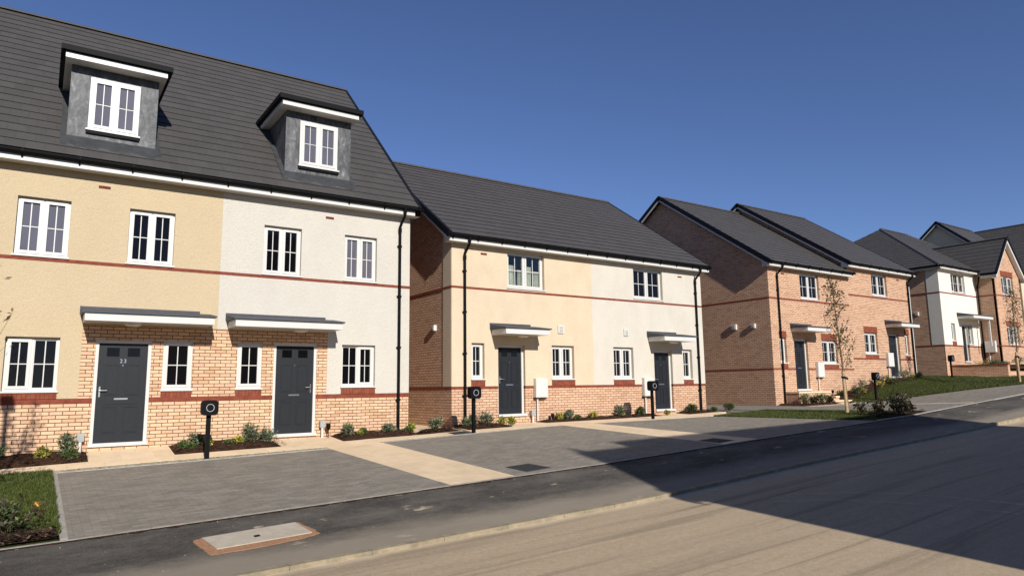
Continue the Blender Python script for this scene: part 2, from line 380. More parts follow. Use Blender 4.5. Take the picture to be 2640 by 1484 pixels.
def poly_patch(name, pts, mat, off=.0, parent=None, kind='structure', f=None, step=.4):
    """polygon sheet on the ground: clipped grid via simple triangulation of a fine fan"""
    import bmesh
    bm = bmesh.new(); vs = [bm.verts.new((x, y, 0)) for x, y in pts]; bm.faces.new(vs)
    xs = [p[0] for p in pts]; ys = [p[1] for p in pts]
    x = min(xs)+step
    while x < max(xs):
        bmesh.ops.bisect_plane(bm, geom=bm.verts[:]+bm.edges[:]+bm.faces[:], plane_co=(x, 0, 0), plane_no=(1, 0, 0)); x += step
    y = min(ys)+step
    while y < max(ys):
        bmesh.ops.bisect_plane(bm, geom=bm.verts[:]+bm.edges[:]+bm.faces[:], plane_co=(0, y, 0), plane_no=(0, 1, 0)); y += step
    for v in bm.verts: v.co.z = g(v.co.x, v.co.y)+off+(f(v.co.x, v.co.y) if f else 0)
    bmesh.ops.recalc_face_normals(bm, faces=bm.faces)
    up = sum(fc.normal.z for fc in bm.faces)
    if up < 0: bmesh.ops.reverse_faces(bm, faces=bm.faces)
    me = bpy.data.meshes.new(name); bm.to_mesh(me); bm.free(); me.materials.append(MT[mat])
    o = bpy.data.objects.new(name, me); C.objects.link(o)
    if parent: o.parent = parent
    elif kind: struct(o, kind)
    return o
def strip_box(name, x0, x1, y0, y1, h, mat, step=.5, down=.25):
    """a kerb or edging: a box whose top follows the ground"""
    mb = MB(); n = max(1, int(math.ceil(max(x1-x0, y1-y0)/step)))
    along_x = (x1-x0) >= (y1-y0)
    for i in range(n):
        a, b = i/n, (i+1)/n
        if along_x: xa, xb = x0+(x1-x0)*a, x0+(x1-x0)*b; za, zb = g(xa, y1), g(xb, y1); P = [(xa, y0, za), (xb, y0, zb), (xb, y1, zb), (xa, y1, za)]
        else: ya, yb = y0+(y1-y0)*a, y0+(y1-y0)*b; za, zb = g(x0, ya), g(x0, yb); P = [(x0, ya, za), (x1, ya, za), (x1, yb, zb), (x0, yb, zb)]
        T = [(p[0], p[1], p[2]+h) for p in P]; B = [(p[0], p[1], p[2]-down) for p in P]
        mb.face(T)
        for k in range(4):
            if along_x and ((k == 1 and i < n-1) or (k == 3 and i > 0)): continue
            if not along_x and ((k == 2 and i < n-1) or (k == 0 and i > 0)): continue
            mb.face([B[k], B[(k+1) % 4], T[(k+1) % 4], T[k]])
    return struct(mb.build(name, mat))

# ---------------------------------------------------------------- house building helpers (facades face -Y)
def panel(mb, x0, x1, z0, z1, y, holes=(), dep=.15, cap=.03, mi=0):
    hs = [(max(h[0], x0), min(h[1], x1), max(h[2], z0), min(h[3], z1), h) for h in holes if h[0] < x1-1e-4 and h[1] > x0+1e-4 and h[2] < z1-1e-4 and h[3] > z0+1e-4]
    xs = sorted({x0, x1, *[h[0] for h in hs], *[h[1] for h in hs]}); zs = sorted({z0, z1, *[h[2] for h in hs], *[h[3] for h in hs]})
    for i in range(len(xs)-1):
        for j in range(len(zs)-1):
            cx, cz = (xs[i]+xs[i+1])/2, (zs[j]+zs[j+1])/2
            if any(h[0] < cx < h[1] and h[2] < cz < h[3] for h in hs): continue
            mb.face([(xs[i], y, zs[j]), (xs[i+1], y, zs[j]), (xs[i+1], y, zs[j+1]), (xs[i], y, zs[j+1])], mi)
    for a, b, c, e, h in hs:
        if h[0] >= x0: mb.face([(a, y, c), (a, y, e), (a, y+dep, e), (a, y+dep, c)], mi)
        if h[1] <= x1: mb.face([(b, y, e), (b, y, c), (b, y+dep, c), (b, y+dep, e)], mi)
        if h[3] <= z1: mb.face([(a, y, e), (b, y, e), (b, y+dep, e), (a, y+dep, e)], mi)
        if h[2] >= z0: mb.face([(b, y, c), (a, y, c), (a, y+dep, c), (b, y+dep, c)], mi)
    mb.face([(x0, y, z0), (x0, y, z1), (x0, y+cap, z1), (x0, y+cap, z0)], mi)
    mb.face([(x1, y, z1), (x1, y, z0), (x1, y+cap, z0), (x1, y+cap, z1)], mi)
    for i in range(len(xs)-1):          # top and bottom edges, left open across doors and windows
        a, b = xs[i], xs[i+1]; cx = (a+b)/2
        if not any(h[0] < cx < h[1] and h[3] >= z1-1e-6 for h in hs): mb.face([(a, y, z1), (b, y, z1), (b, y+cap, z1), (a, y+cap, z1)], mi)
        if not any(h[0] < cx < h[1] and h[2] <= z0+1e-6 for h in hs): mb.face([(b, y, z0), (a, y, z0), (a, y+cap, z0), (b, y+cap, z0)], mi)

def window(root, x0, x1, z0, z1, Y, rec=.05, lights=('c', 'c'), split=None, glass='pane', label=None, sill=True, curtain=False, name='window', detail=True):
    """z0 is the underside of the sill"""
    if sill: zs = z0+.035
    else: zs = z0
    y = Y+rec; fwid = .046
    fr = MB()
    fr.box(x0, x0+fwid, y, y+.07, zs, z1); fr.box(x1-fwid, x1, y, y+.07, zs, z1)
    fr.box(x0+fwid, x1-fwid, y, y+.07, z1-fwid, z1); fr.box(x0+fwid, x1-fwid, y, y+.07, zs, zs+fwid)
    n = len(lights)
    if split is None: cuts = [x0+fwid+(x1-x0-2*fwid)*i/n for i in range(n+1)]
    else: cuts = [x0+fwid]+[x0+(x1-x0)*q for q in split]+[x1-fwid]
    hm = .022
    for c in cuts[1:-1]: fr.box(c-hm, c+hm, y, y+.07, zs+fwid, z1-fwid)
    w = fr.build(name, 'upvc', root, label=label)
    for i, kd in enumerate(lights):
        a = cuts[i]+(hm if i else 0); b = cuts[i+1]-(hm if i < n-1 else 0); c, e = zs+fwid, z1-fwid
        s = MB(); sw = .054 if kd == 'c' else .018; pr = .014 if kd == 'c' else -.012
        ya, yb = y-pr, y+.05
        k = .004 if kd == 'c' else 0
        a2, b2, c2, e2 = a-k, b+k, c-k, e+k
        s.box(a2, a+sw, ya, yb, c2, e2); s.box(b-sw, b2, ya, yb, c2, e2); s.box(a+sw, b-sw, ya, yb, c2, c+sw); s.box(a+sw, b-sw, ya, yb, e-sw, e2)
        if kd == 'c' and detail:      # slim dark gasket line round the sash
            pass
        s.build('sash', 'upvc', w)
        pa, pb, pc, pe = a+sw, b-sw, c+sw, e-sw
        bars = MB(); m = (pa+pb)/2; mz = (pc+pe)/2; bw = .0095
        bars.box(m-bw, m+bw, y+.022, y+.03, pc, pe); bars.box(pa, m-bw, y+.022, y+.03, mz-bw, mz+bw); bars.box(m+bw, pb, y+.022, y+.03, mz-bw, mz+bw)
        bars.build('glazing_bar', 'upvc', w)
        gl = MB(); gl.box(pa-.01, pb+.01, y+.032, y+.04, pc-.01, pe+.01)
        gl.build('window_pane', 'clear' if curtain else (glass[i] if isinstance(glass, (tuple, list)) else glass), w)
        if curtain:
            cu = MB(); rng = random.Random(3+i)
            for side in ((pa, pa+(pb-pa)*.52), (pb-(pb-pa)*.22, pb)) if i == 0 else ((pa, pa+(pb-pa)*.46), (pb-(pb-pa)*.35, pb)):
                N = 26
                for q in range(N):
                    xa = side[0]+(side[1]-side[0])*q/N; xb = side[0]+(side[1]-side[0])*(q+1)/N
                    fa = .03*math.sin(q*1.9); fb = .03*math.sin((q+1)*1.9)
                    top = pe-.28 if side[0] == pa else pe-.40
                    cu.face([(xa, y+.10+fa, pc), (xb, y+.10+fb, pc), (xb, y+.10+fb, top), (xa, y+.10+fa, top)])
            cu.build('curtain', 'curtain', w)
    if curtain:
        b = MB(); b.box(x0-.2, x1+.2, y+.9, y+.92, zs-.1, z1+.1); b.box(x0-.2, x0-.18, y+.08, y+.9, zs-.1, z1+.1); b.box(x1+.18, x1+.2, y+.08, y+.9, zs-.1, z1+.1)
        b.box(x0-.2, x1+.2, y+.08, y+.9, z1+.08, z1+.1); b.box(x0-.2, x1+.2, y+.08, y+.9, zs-.12, zs-.1); b.build('room_interior', 'interior', w)
    if sill:
        s = MB(); s.box(x0-.03, x1+.03, Y-.035, y+.02, z0, z0+.034); s.build('window_sill', 'upvc', w, bevel=.004)
    return w

def door(root, x0, x1, z0, z1, Y, rec=.03, number=None, handle='L', label=None):
    y = Y+rec; f = .065
    lf = MB(); a, b, c, e = x0+f, x1-f, z0+.075, z1-f
    lf.box(a, b, y+.035, y+.08, c, e)
    w = b-a; yy = y+.035
    def mould(xa, xb, za, zb, t=.012):
        for q in ((xa, xb, zb-t, zb), (xa, xb, za, za+t), (xa, xa+t, za+t, zb-t), (xb-t, xb, za+t, zb-t)): lf.box(q[0], q[1], yy-.010, yy-.0005, q[2], q[3])
        lf.box(xa+.03, xb-.03, yy-.006, yy-.0005, za+.03, zb-.03)
    H = e-c; m = w*.15; g2 = w*.07; cx = (a+b)/2
    for sgn in (-1, 1):
        xa, xb = (a+m, cx-g2) if sgn < 0 else (cx+g2, b-m)
        mould(xa, xb, c+H*.09, c+H*.355); mould(xa, xb, c+H*.47, c+H*.78)
    lf.box(a+m, b-m, yy-.008, yy-.0005, c+H*.38, c+H*.385)
    L = lf.build('front_door', 'door', root, label=label)
    for sgn in (-1, 1):
        gl = MB(); xa, xb = (a+m, cx-g2) if sgn < 0 else (cx+g2, b-m)
        gl.box(xa+.012, xb-.012, yy-.003, yy-.0005, c+H*.865, c+H*.955)
        lf2 = MB(); lf2.box(xa-.004, xb+.004, yy-.002, yy-.0004, c+H*.857, c+H*.963); lf2.build('glazing_bead', 'door', L)
        gl.build('door_glass', 'pane', L)
    fr = MB(); fr.box(x0, a, y, y+.09, z0+.07, z1); fr.box(b, x1, y, y+.09, z0+.07, z1); fr.box(a, b, y, y+.09, e, z1)
    fr.box(x0-.02, x1+.02, Y-.05, y+.08, z0, z0+.07)
    fr.build('door_frame', 'upvc', L, bevel=.004)
    hx = a+.06 if handle == 'L' else b-.06; sg = 1 if handle == 'L' else -1
    hd = MB(); hd.box(hx-.014, hx+.014, yy-.02, yy-.0005, c+H*.455, c+H*.56)
    hd.tube([(hx, yy-.02, c+H*.52), (hx, yy-.055, c+H*.52), (hx+sg*.03, yy-.06, c+H*.52), (hx+sg*.13, yy-.055, c+H*.52)], .010, 8)
    hd.build('door_handle', 'steel', L)
    lp = MB(); lp.box(cx-.125, cx+.125, yy-.012, yy-.0005, c+H*.425, c+H*.442); lp.box(cx-.115, cx+.115, yy-.016, yy-.0125, c+H*.428, c+H*.436); lp.build('letter_plate', 'steel', L)
    kn = MB(); kn.tube([(cx, yy-.012, c+H*.775), (cx, yy-.001, c+H*.775)], .012, 10); kn.build('door_viewer', 'steel', L)
    if number:
        cu = bpy.data.curves.new('house_number', 'FONT'); cu.body = number; cu.size = .115; cu.extrude = .004; cu.align_x = 'CENTER'; cu.space_character = 1.25
        to = bpy.data.objects.new('tmp', cu); me = bpy.data.meshes.new_from_object(to); bpy.data.objects.remove(to)
        me.name = 'house_number'; me.materials.clear(); me.materials.append(MT['steel'])
        o0 = ORIG[root.name]
        me.transform(Matrix.Translation((cx-o0[0], yy-.006-o0[1], c+H*.80-o0[2])) @ Matrix.Rotation(R(90), 4, 'X'))
        no = bpy.data.objects.new('house_number', me); C.objects.link(no); no.parent = L
    return L

def canopy(root, x0, x1, z, Y, proj=.75, h=.15, lamp=None, rise=.20, label=None):
    """flat door canopy: z = soffit level"""
    b = MB(); b.box(x0, x1, Y-proj, Y, z, z+h)
    c = b.build('door_canopy', 'upvc', root, bevel=.006, label=label)
    r = MB()
    r.prism([(Y-proj-.04, z+h+.004), (Y+.0, z+h+.004), (Y+.0, z+h+rise*.75), (Y-proj-.04, z+h+.035)], x0-.045, x1+.045, 'x')
    r.box(x0-.06, x1-.17, Y-.03, Y-.002, z+h-.004+rise*.15, z+h+rise)
    r.build('canopy_roof', 'lead_roof', c)
    if lamp:
        l = MB(); n = 20
        for k in range(n):
            a0, a1 = 2*math.pi*k/n, 2*math.pi*(k+1)/n; P = lambda a, rad, zz: (lamp+rad*math.cos(a), Y-proj*.5+rad*math.sin(a), zz)
            l.face([P(a1, .16, z-.001), P(a0, .16, z-.001), P(a0, .155, z-.04), P(a1, .155, z-.04)])
            l.face([P(a1, .155, z-.04), P(a0, .155, z-.04), P(a0, .1, z-.065), P(a1, .1, z-.065)])
            l.face([P(a1, .1, z-.065), P(a0, .1, z-.065), (lamp, Y-proj*.5, z-.07)])
        l.build('canopy_light', 'lamp', c, smooth=True)
    return c

def slope(mb, A, B, Cc, D, gauge=.345, t=.016, mi=0):
    A, B, Cc, D = map(Vector, (A, B, Cc, D)); n = max(1, int(round((D-A).length/gauge)) if (D-A).length > (Cc-B).length*.99 or (D-Cc).length > .01 else int(round((D-A).length/gauge)))
    up = ((D-A)-(D-A).project(B-A)); n = max(1, int(round(up.length/gauge)))
    ex = (B-A).normalized(); nm = ex.cross(up.normalized())
    if nm.z < 0: nm = -nm
    for i in range(n):
        a, b = i/n, (i+1)/n
        L0, R0, L1, R1 = A.lerp(D, a), B.lerp(Cc, a), A.lerp(D, b), B.lerp(Cc, b)
        P = [L0+nm*t, R0+nm*t, R1+nm*.002, L1+nm*.002]
        uv = [((p-A).dot(ex)+20, (i+(0.02 if q < 2 else .98))*.345) for q, p in enumerate(P)]
        if (R1-L1).length < 1e-3: P = P[:3]; uv = uv[:3]
        f = P if (P[1]-P[0]).cross(P[2]-P[0]).dot(nm) > 0 else P[::-1]
        mb.face(f, mi, uv if f is P else uv[::-1])
        uq = up.normalized()*.035; mb.face([L0-nm*.03+uq, R0-nm*.03+uq, R0+nm*t, L0+nm*t], mi, [(20, i*.345+.17)]*4)

def ridge(root, p, q, rad=.11, seg=.45, mat='tile'):
    p, q = Vector(p), Vector(q); n = max(1, int((q-p).length/seg)); mb = MB(); dd = (q-p).normalized(); side = dd.cross(Vector((0, 0, 1))).normalized()
    for i in range(n):
        a = p.lerp(q, i/n); b = p.lerp(q, (i+1)/n); k = 6
        for s0 in range(k):
            t0, t1 = math.pi*s0/k, math.pi*(s0+1)/k
            F = lambda c, t, r: c+side*math.cos(t)*r+Vector((0, 0, 1))*(math.sin(t)*r*.75-.03)
            mb.face([F(a, t0, rad*1.06), F(b, t0, rad), F(b, t1, rad), F(a, t1, rad*1.06)], 0, [(20+.1, .17)]*4)
        mb.face([a+Vector((0, 0, -.03))]+[F(a, math.pi*s0/k, rad*1.06) for s0 in range(k+1)], 0, [(20, .17)]*(k+2))
    return mb.build('ridge_tiles', mat, root)

def verge(root_roof, x0, x1, lo, hi, up=.05, down=.11, mat='verge', name='verge_trim'):
    """a beam that follows the gable edge from lo=(y,z) to hi=(y,z)"""
    l = Vector((0, *lo)); h = Vector((0, *hi)); t = (h-l).normalized(); n = Vector((0, -t.z, t.y))
    if n.z < 0: n = -n
    P = [l-t*.03-n*down, h-n*down, h+n*up, l-t*.03+n*up]
    mb = MB(); mb.prism([(p.y, p.z) for p in P], x0, x1, 'x')
    return mb.build(name, mat, root_roof)

def gutter(root, x0, x1, y, z, fh=.14, brackets=None, ends=True, wall_y=None, soff=True):
    """white fascia + soffit; black gutter on it. z = underside of the fascia, y = fascia's face"""
    f = MB(); f.box(x0, x1, y, y+.02, z, z+fh+.08)
    wy = wall_y if wall_y else y+.3
    f.box(x0, x1, y+.021, wy, z+.004, z+.016)
    fo = f.build('fascia_board', 'upvc', root)
    gm = MB(); k = 7; rad = .062; zc = z+fh+.045; yc = y-.062
    pts = [(yc+rad*math.cos(math.pi+math.pi*i/k), zc+rad*math.sin(math.pi+math.pi*i/k)*1.05) for i in range(k+1)]
    inner = [(yc+(rad-.008)*math.cos(math.pi+math.pi*i/k), zc+(rad-.008)*math.sin(math.pi+math.pi*i/k)) for i in range(k+1)]
    poly = pts+inner[::-1]
    gm.prism(poly, x0-.04, x1+.04, 'x')
    gm.prism(pts, x0-.045, x0-.04, 'x'); gm.prism(pts, x1+.04, x1+.045, 'x')
    gm.box(x0, x1, y-.006, y-.0005, z+fh-.02, z+fh+.10)
    go = gm.build('gutter', 'black', root)
    b = MB(); n = max(2, int((x1-x0)/(brackets or .9)))
    for i in range(n+1):
        x = x0+.08+(x1-x0-.16)*i/n; b = MB()
        b.prism([(y-.01, z+fh-.055), (y-.002, z+fh-.055), (y-.002, zc+.03), (y-.13, zc+.03), (y-.13, zc-.03), (y-.06, zc-.085)], x-.014, x+.014, 'x'); b.box(x-.016, x+.016, y-.014, y-.0065, z+fh-.085, z+fh-.0205)
        b.build('gutter_bracket', 'black', go)
    return fo

def downpipe(root, x, ztop, zbot, ywall, ygut, clips=3, side=-1):
    mb = MB(); yy = ywall-.055
    mb.tube([(x+.12*0, ygut, ztop), (x, ygut, ztop-.12), (x-.0, ygut+.02, ztop-.17), (x, yy, ztop-.42), (x, yy, ztop-.5), (x, yy, zbot)], .036, 10)
    mb.tube([(x, yy, ztop-.46), (x, yy, ztop-.58)], .046, 10); mb.tube([(x, ygut, ztop+.02), (x, ygut, ztop-.1)], .044, 10)
    for i in range(clips):
        z = ztop-.62-(ztop-.62-zbot)*(i+.25)/clips
        mb.box(x-.06, x+.06, yy-.005, ywall-.001, z-.02, z+.02); mb.tube([(x, yy, z-.03), (x, yy, z+.03)], .044, 10)
    return mb.build('downpipe', 'black', root, smooth=False)

def gable_side(root, X, out, y0, y1, ybase_z, zeave, yr, zr, mat='pink_brick', bands=(), strip=None, name='gable_wall', ridge_trim=.08, zsoff=None):
    """a side wall in plane X facing out (-1 or +1)"""
    s = (zr-zeave)/(yr-y0+.3)
    mb = MB(); zt0 = zeave-.02; zt = lambda y: min(zeave+(y-(y0-.3))*s, zeave+((2*yr-(y0-.3))-y)*s)-ridge_trim
    poly = [(y0, ybase_z), (y1, ybase_z), (y1, zt(y1)), (yr, zt(yr)), (y0, zt(y0))]
    mb.prism(poly, X, X-out*.1, 'x')
    w = mb.build(name, mat, root)
    for b0, b1 in bands:
        k = MB(); k.box(X+out*.004, X-out*.02, y0-.0005, y1, b0, b1); k.build('brick_band', 'red_brick', w)
    return w

def box_vent(root, x, z, w, h, Y):
    mb = MB(); mb.box(x-w/2, x+w/2, Y-.04, Y-.001, z-h/2, z+h/2)
    o = mb.build('wall_vent', 'box_white', root, bevel=.006)
    gr = MB()
    for i in range(5):
        zz = z-h*.32+h*.64*i/4; gr.box(x-w*.28, x+w*.34, Y-.05, Y-.0405, zz-h*.05, zz+h*.03)
    gr.build('vent_grille', 'grille', o); return o
def side_box(root, X, y, z, w, h, d=.09, out=-1):
    mb = MB(); mb.box(X+out*d, X+out*.001, y-w/2, y+w/2, z-h/2, z+h/2); o = mb.build('extract_vent', 'box_white', root, bevel=.01)
    k = MB(); k.box(X+out*(d+.012), X+out*(d+.0005), y-w*.33, y+w*.2, z-h*.33, z+h*.33); k.build('vent_flap', 'grille', o); return o
def meter_box(root, x0, x1, z0, z1, Y, zfoot, px=None, label=None):
    mb = MB(); mb.box(x0, x1, Y-.12, Y-.001, z0, z1); mb.box(x0+.02, x1-.02, Y-.132, Y-.1205, z0+.02, z1-.02)
    o = mb.build('meter_box', 'box_white', root, bevel=.008, label=label)
    t = MB(); px = px or x0+.1; t.tube([(px, Y-.05, z0+.001), (px, Y-.05, zfoot)], .024, 8); t.build('meter_box_conduit', 'box_white', o)
    k = MB(); k.box(x0-.02, x1-.05, Y-.11, Y-.001, z0-.03, z0-.001); k.build('meter_box_bracket', 'black', o)
    return o
def brick_vent(root, x0, x1, z0, z1, Y):
    mb = MB(); mb.box(x0, x1, Y-.006, Y-.0005, z0, z1)
    n = 7
    o = mb.build('air_brick', 'red_brick', root)
    k = MB()
    for i in range(n):
        xx = x0+(x1-x0)*(i+.5)/n; k.box(xx-.006, xx+.006, Y-.0085, Y-.0065, z0+.012, z1-.012)
    k.build('vent_slot', 'black', o); return o
def band(root, x0, x1, z0, z1, Y, mat='red_brick', name='brick_band', proud=.006):
    mb = MB(); mb.box(x0, x1, Y-proud, Y+.02, z0, z1); return mb.build(name, mat, root)
def roof_pair(root, xa, xb, ye, ze, yr, zr, mat='tile', zback=None, name='roof', trim=(True, True), barge=True):
    mb = MB(); slope(mb, (xa, ye, ze), (xb, ye, ze), (xb, yr, zr), (xa, yr, zr))
    yb = 2*yr-ye
    slope(mb, (xb, yb, ze), (xa, yb, ze), (xa, yr, zr), (xb, yr, zr))
    mb.prism([(ye+.02, ze-.02), (yr, zr-.03), (yb-.02, ze-.02), (yb-.1, ze-.06), (yr, zr-.16), (ye+.1, ze-.06)], xa+.02, xb-.02, 'x')
    ro = mb.build(name, mat, root)
    ridge(ro, (xa, yr, zr), (xb, yr, zr))
    for i, (x, s) in enumerate(((xa, 1), (xb, -1))):
        if not trim[i]: continue
        vu = .05 if i == 0 else .022; verge(ro, x-s*.03, x+s*.06, (ye, ze), (yr, zr), up=vu); verge(ro, x-s*.03, x+s*.06, (yb, ze), (yr, zr), up=vu)
        if barge:
            for lo in ((ye+.06, ze), (yb-.06, ze)):
                verge(ro, x-s*.01, x+s*.03, lo, (yr, zr), up=-.112, down=.17, mat='frame_grey', name='barge_board')
    return ro

# ================================================================ HOUSE 1 (yellow + white, dormers)
Y = 16.6
H1 = thing('semi_detached_house', 'largest house, nearest on the left, with two lead dormers and yellow and white rendered halves', 'house', (3.3, Y, -1.15), 'houses along the street')
zb = -2.0
h1_doors = [(.985, 2.025, -1.10, 1.075), (4.60, 5.635, -1.09, 1.10)]
h1_win = dict(
    WA=(-.535, .37, 2.70, 3.92), WB=(1.44, 2.335, 2.70, 3.92), WC=(4.27, 5.17, 2.70, 3.91), WD=(6.27, 7.15, 2.70, 3.90),
    GA=(-.53, .365, .005, 1.10), N1=(2.25, 2.84, .005, 1.085), N2=(3.78, 4.335, .015, 1.085), GD=(6.26, 7.145, .03, 1.095))
holes = h1_doors+[(-5.6, -4.7, 2.7, 3.92), (-3.6, -2.7, 2.7, 3.92)]+list(h1_win.values())
YR = Y-.015
mb = MB(); panel(mb, -6.25, 8.1, zb, -.22, Y, holes, .12); panel(mb, .735, 5.885, -.12, 1.375, Y, holes, .12)
mb.build('brick_wall', 'buff_brick', H1)
for a, b in ((-6.25, .985), (2.025, 4.60), (5.635, 8.1)): band(H1, a, b, -.22, -.1205, Y, proud=.005)
mb = MB(); panel(mb, -1.46, .735, -.12, 4.60, YR, holes, .13, cap=.02); panel(mb, .7351, 3.32, 1.375, 4.60, YR, holes, .13, cap=.02)
mb.build('rendered_wall', 'cream_render', H1, label='yellow rendered wall')
mb = MB(); panel(mb, 5.885, 8.1, -.12, 4.60, YR, holes, .13, cap=.02); panel(mb, 3.3205, 5.8849, 1.375, 4.60, YR, holes, .13, cap=.02)
mb.build('rendered_wall', 'white_render', H1, label='off-white rendered wall')
mb = MB(); panel(mb, -6.25, -1.4605, -.12, 4.60, YR, holes, .13, cap=.02); mb.build('rendered_wall', 'white_render', H1)
band(H1, -6.25, 8.1, 2.625, 2.698, YR, proud=.005, name='string_course')
for k, Yq in (('GA', YR), ('N1', Y), ('N2', Y), ('GD', YR)):
    q = h1_win[k]; mb = MB(); mb.box(q[0]-.01, q[1]+.01, Yq-.007, Yq+.02, -.119, q[2]-.001); mb.build('brick_sill', 'soldier', H1)
for k, q in h1_win.items():
    lab = None
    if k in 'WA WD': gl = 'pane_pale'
    else: gl = 'pane'
    li, sp = ('c', 'c'), None
    if k == 'GA': li, sp = ('c', 'f'), [.50]
    if k == 'GD': li, sp = ('f', 'c'), [.50]; gl = 'pane'
    if k in ('N1', 'N2'): li = ('c',)
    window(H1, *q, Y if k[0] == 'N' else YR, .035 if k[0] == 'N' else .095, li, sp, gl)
for q in ((-5.6, -4.7, 2.7, 3.92), (-3.6, -2.7, 2.7, 3.92)): window(H1, *q, YR, .065)
door(H1, *h1_doors[0], Y, .03, '23', 'L'); door(H1, *h1_doors[1], Y, .03, None, 'R')
canopy(H1, .72, 3.11, 1.405, Y, .76, .15, 1.6); canopy(H1, 3.545, 5.985, 1.40, Y, .76, .15, 5.1)
brick_vent(H1, .83, 1.05, 4.275, 4.335, YR); brick_vent(H1, 5.76, 5.97, 4.25, 4.31, YR)
gutter(H1, -6.4, 8.26, 16.29, 4.565, .135, .93, wall_y=YR)
downpipe(H1, 7.785, 4.70, -1.3, YR, 16.22, 4)
gable_side(H1, 8.1, 1, Y+.031, 27.4, zb, 4.8, 22.0, 10.28, 'buff_brick', [(-.22, -.12), (2.625, 2.698)])
gable_side(H1, -6.25, -1, Y+.031, 27.4, zb, 4.8, 22.0, 10.28, 'buff_brick')
mb = MB(); mb.box(-6.25, 8.1, 27.35, 27.45, zb, 4.9); mb.build('rear_wall', 'buff_brick', H1)
ro1 = roof_pair(H1, -6.4, 8.25, 16.25, 4.80, 22.0, 10.28)
mb = MB(); mb.box(8.1, 8.26, 16.29, 16.6, 4.565, 4.80); mb.build('box_end', 'frame_grey', H1)
def dormer(x0, x1, wx0, wx1, fx0, fx1):
    Yd = 16.86; zt = 7.0; S = .953; rz = lambda y: 4.80+S*(y-16.25)
    hole = (wx0, wx1, 5.585, 6.80)
    mb = MB(); panel(mb, x0, x1, rz(Yd)-.1, zt, Yd, [hole], .06, cap=.03)
    yb = 16.25+(zt-4.8)/S
    mb.prism([(Yd+.03, rz(Yd)-.05), (yb, zt-.02), (yb, zt), (Yd+.03, zt)], x0, x0+.03, 'x'); mb.prism([(Yd+.03, rz(Yd)-.05), (yb, zt-.02), (yb, zt), (Yd+.03, zt)], x1-.03, x1, 'x')
    for xx in (x0-.006, x1+.006, wx0-.012, wx1+.012):     # folded lead welts
        mb.box(xx-.008, xx+.008, Yd-.012, Yd-.0005, rz(Yd)+.25 if xx > wx0-.1 and xx < wx1+.1 else rz(Yd)+.02, zt-.01)
    dm = mb.build('dormer', 'lead', H1)
    n = Vector((0, -S, 1)).normalized()
    ap = MB(); yl = Yd-.34; N = 16
    for i in range(N):
        xa = x0-.12+(x1-x0+.24)*i/N; xb = x0-.12+(x1-x0+.24)*(i+1)/N; o = .034
        w1 = .006*math.sin(i*2.1); w2 = .006*math.sin((i+1)*2.1); e1 = .03*math.sin(i*1.3); e2 = .03*math.sin((i+1)*1.3)
        P = [(xa, yl+e1, rz(yl+e1)+.034*1.4+w1), (xb, yl+e2, rz(yl+e2)+.034*1.4+w2), (xb, Yd+.01, rz(Yd)+.034*1.4+w2), (xa, Yd+.01, rz(Yd)+.034*1.4+w1)]
        ap.face(P); ap.face([(P[0][0], P[0][1], P[0][2]-.03), (P[1][0], P[1][1], P[1][2]-.03), P[1], P[0]])
    for sx0, sx1 in ((x0-.12, x0+.001), (x1-.001, x1+.12)):
        ap.face([(sx0, Yd, rz(Yd)+.04), (sx1, Yd, rz(Yd)+.04), (sx1, yb, rz(yb)+.04), (sx0, yb, rz(yb)+.04)])
    ap.build('lead_apron', 'lead_dark', dm)
    rf = MB(); rf.box(fx0-.09, fx1+.10, 16.44, 18.95, 7.135, 7.25); rf.box(fx0-.05, fx1+.06, 16.50, 18.9, 7.115, 7.134); rf.build('dormer_roof', 'black', dm, bevel=.01)
    wf = MB(); wf.box(fx0, fx1, 16.52, 18.75, 7.0, 7.114); wf.build('dormer_fascia', 'upvc', dm, bevel=.004)
    w = MB(); y = Yd-.005; f = .055; a, b, c, e = wx0, wx1, 5.62, 6.80
    w.box(a, a+f, y, y+.06, c, e); w.box(b-f, b, y, y+.06, c, e); w.box(a+f, b-f, y, y+.06, c, c+f); w.box(a+f, b-f, y, y+.06, e-f, e)
    mx = (a+b)/2; w.box(mx-.022, mx+.022, y, y+.06, c+f, e-f); gl = MB()
    for p, q in ((a+f, mx-.022), (mx+.022, b-f)):
        s = .06; w.box(p-.004, p+s, y-.014, y+.05, c+f-.004, e-f+.004); w.box(q-s, q+.004, y-.014, y+.05, c+f-.004, e-f+.004)
        w.box(p+s, q-s, y-.014, y+.05, c+f-.004, c+f+s); w.box(p+s, q-s, y-.014, y+.05, e-f-s, e-f+.004)
        m2, mz = (p+q)/2, (c+e)/2; w.box(m2-.008, m2+.008, y+.012, y+.02, c+f+s, e-f-s); w.box(p+s, m2-.008, y+.012, y+.02, mz-.008, mz+.008); w.box(m2+.008, q-s, y+.012, y+.02, mz-.008, mz+.008)
        gl.box(p+s-.01, q-s+.01, y+.024, y+.032, c+f+s-.01, e-f-s+.01)
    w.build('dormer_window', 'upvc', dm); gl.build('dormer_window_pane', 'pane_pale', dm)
    si = MB(); si.box(wx0-.04, wx1+.04, Yd-.075, y+.02, 5.585, 5.619); si.build('dormer_sill', 'upvc', dm)
    us = MB(); us.box(wx0-.03, wx1+.03, Yd-.05, Yd-.001, 5.52, 5.584); us.build('sill_packer', 'black', dm)
dormer(.20, 1.86, .555, 1.515, .06, 2.00); dormer(4.78, 6.46, 5.13, 6.12, 4.58, 6.56)

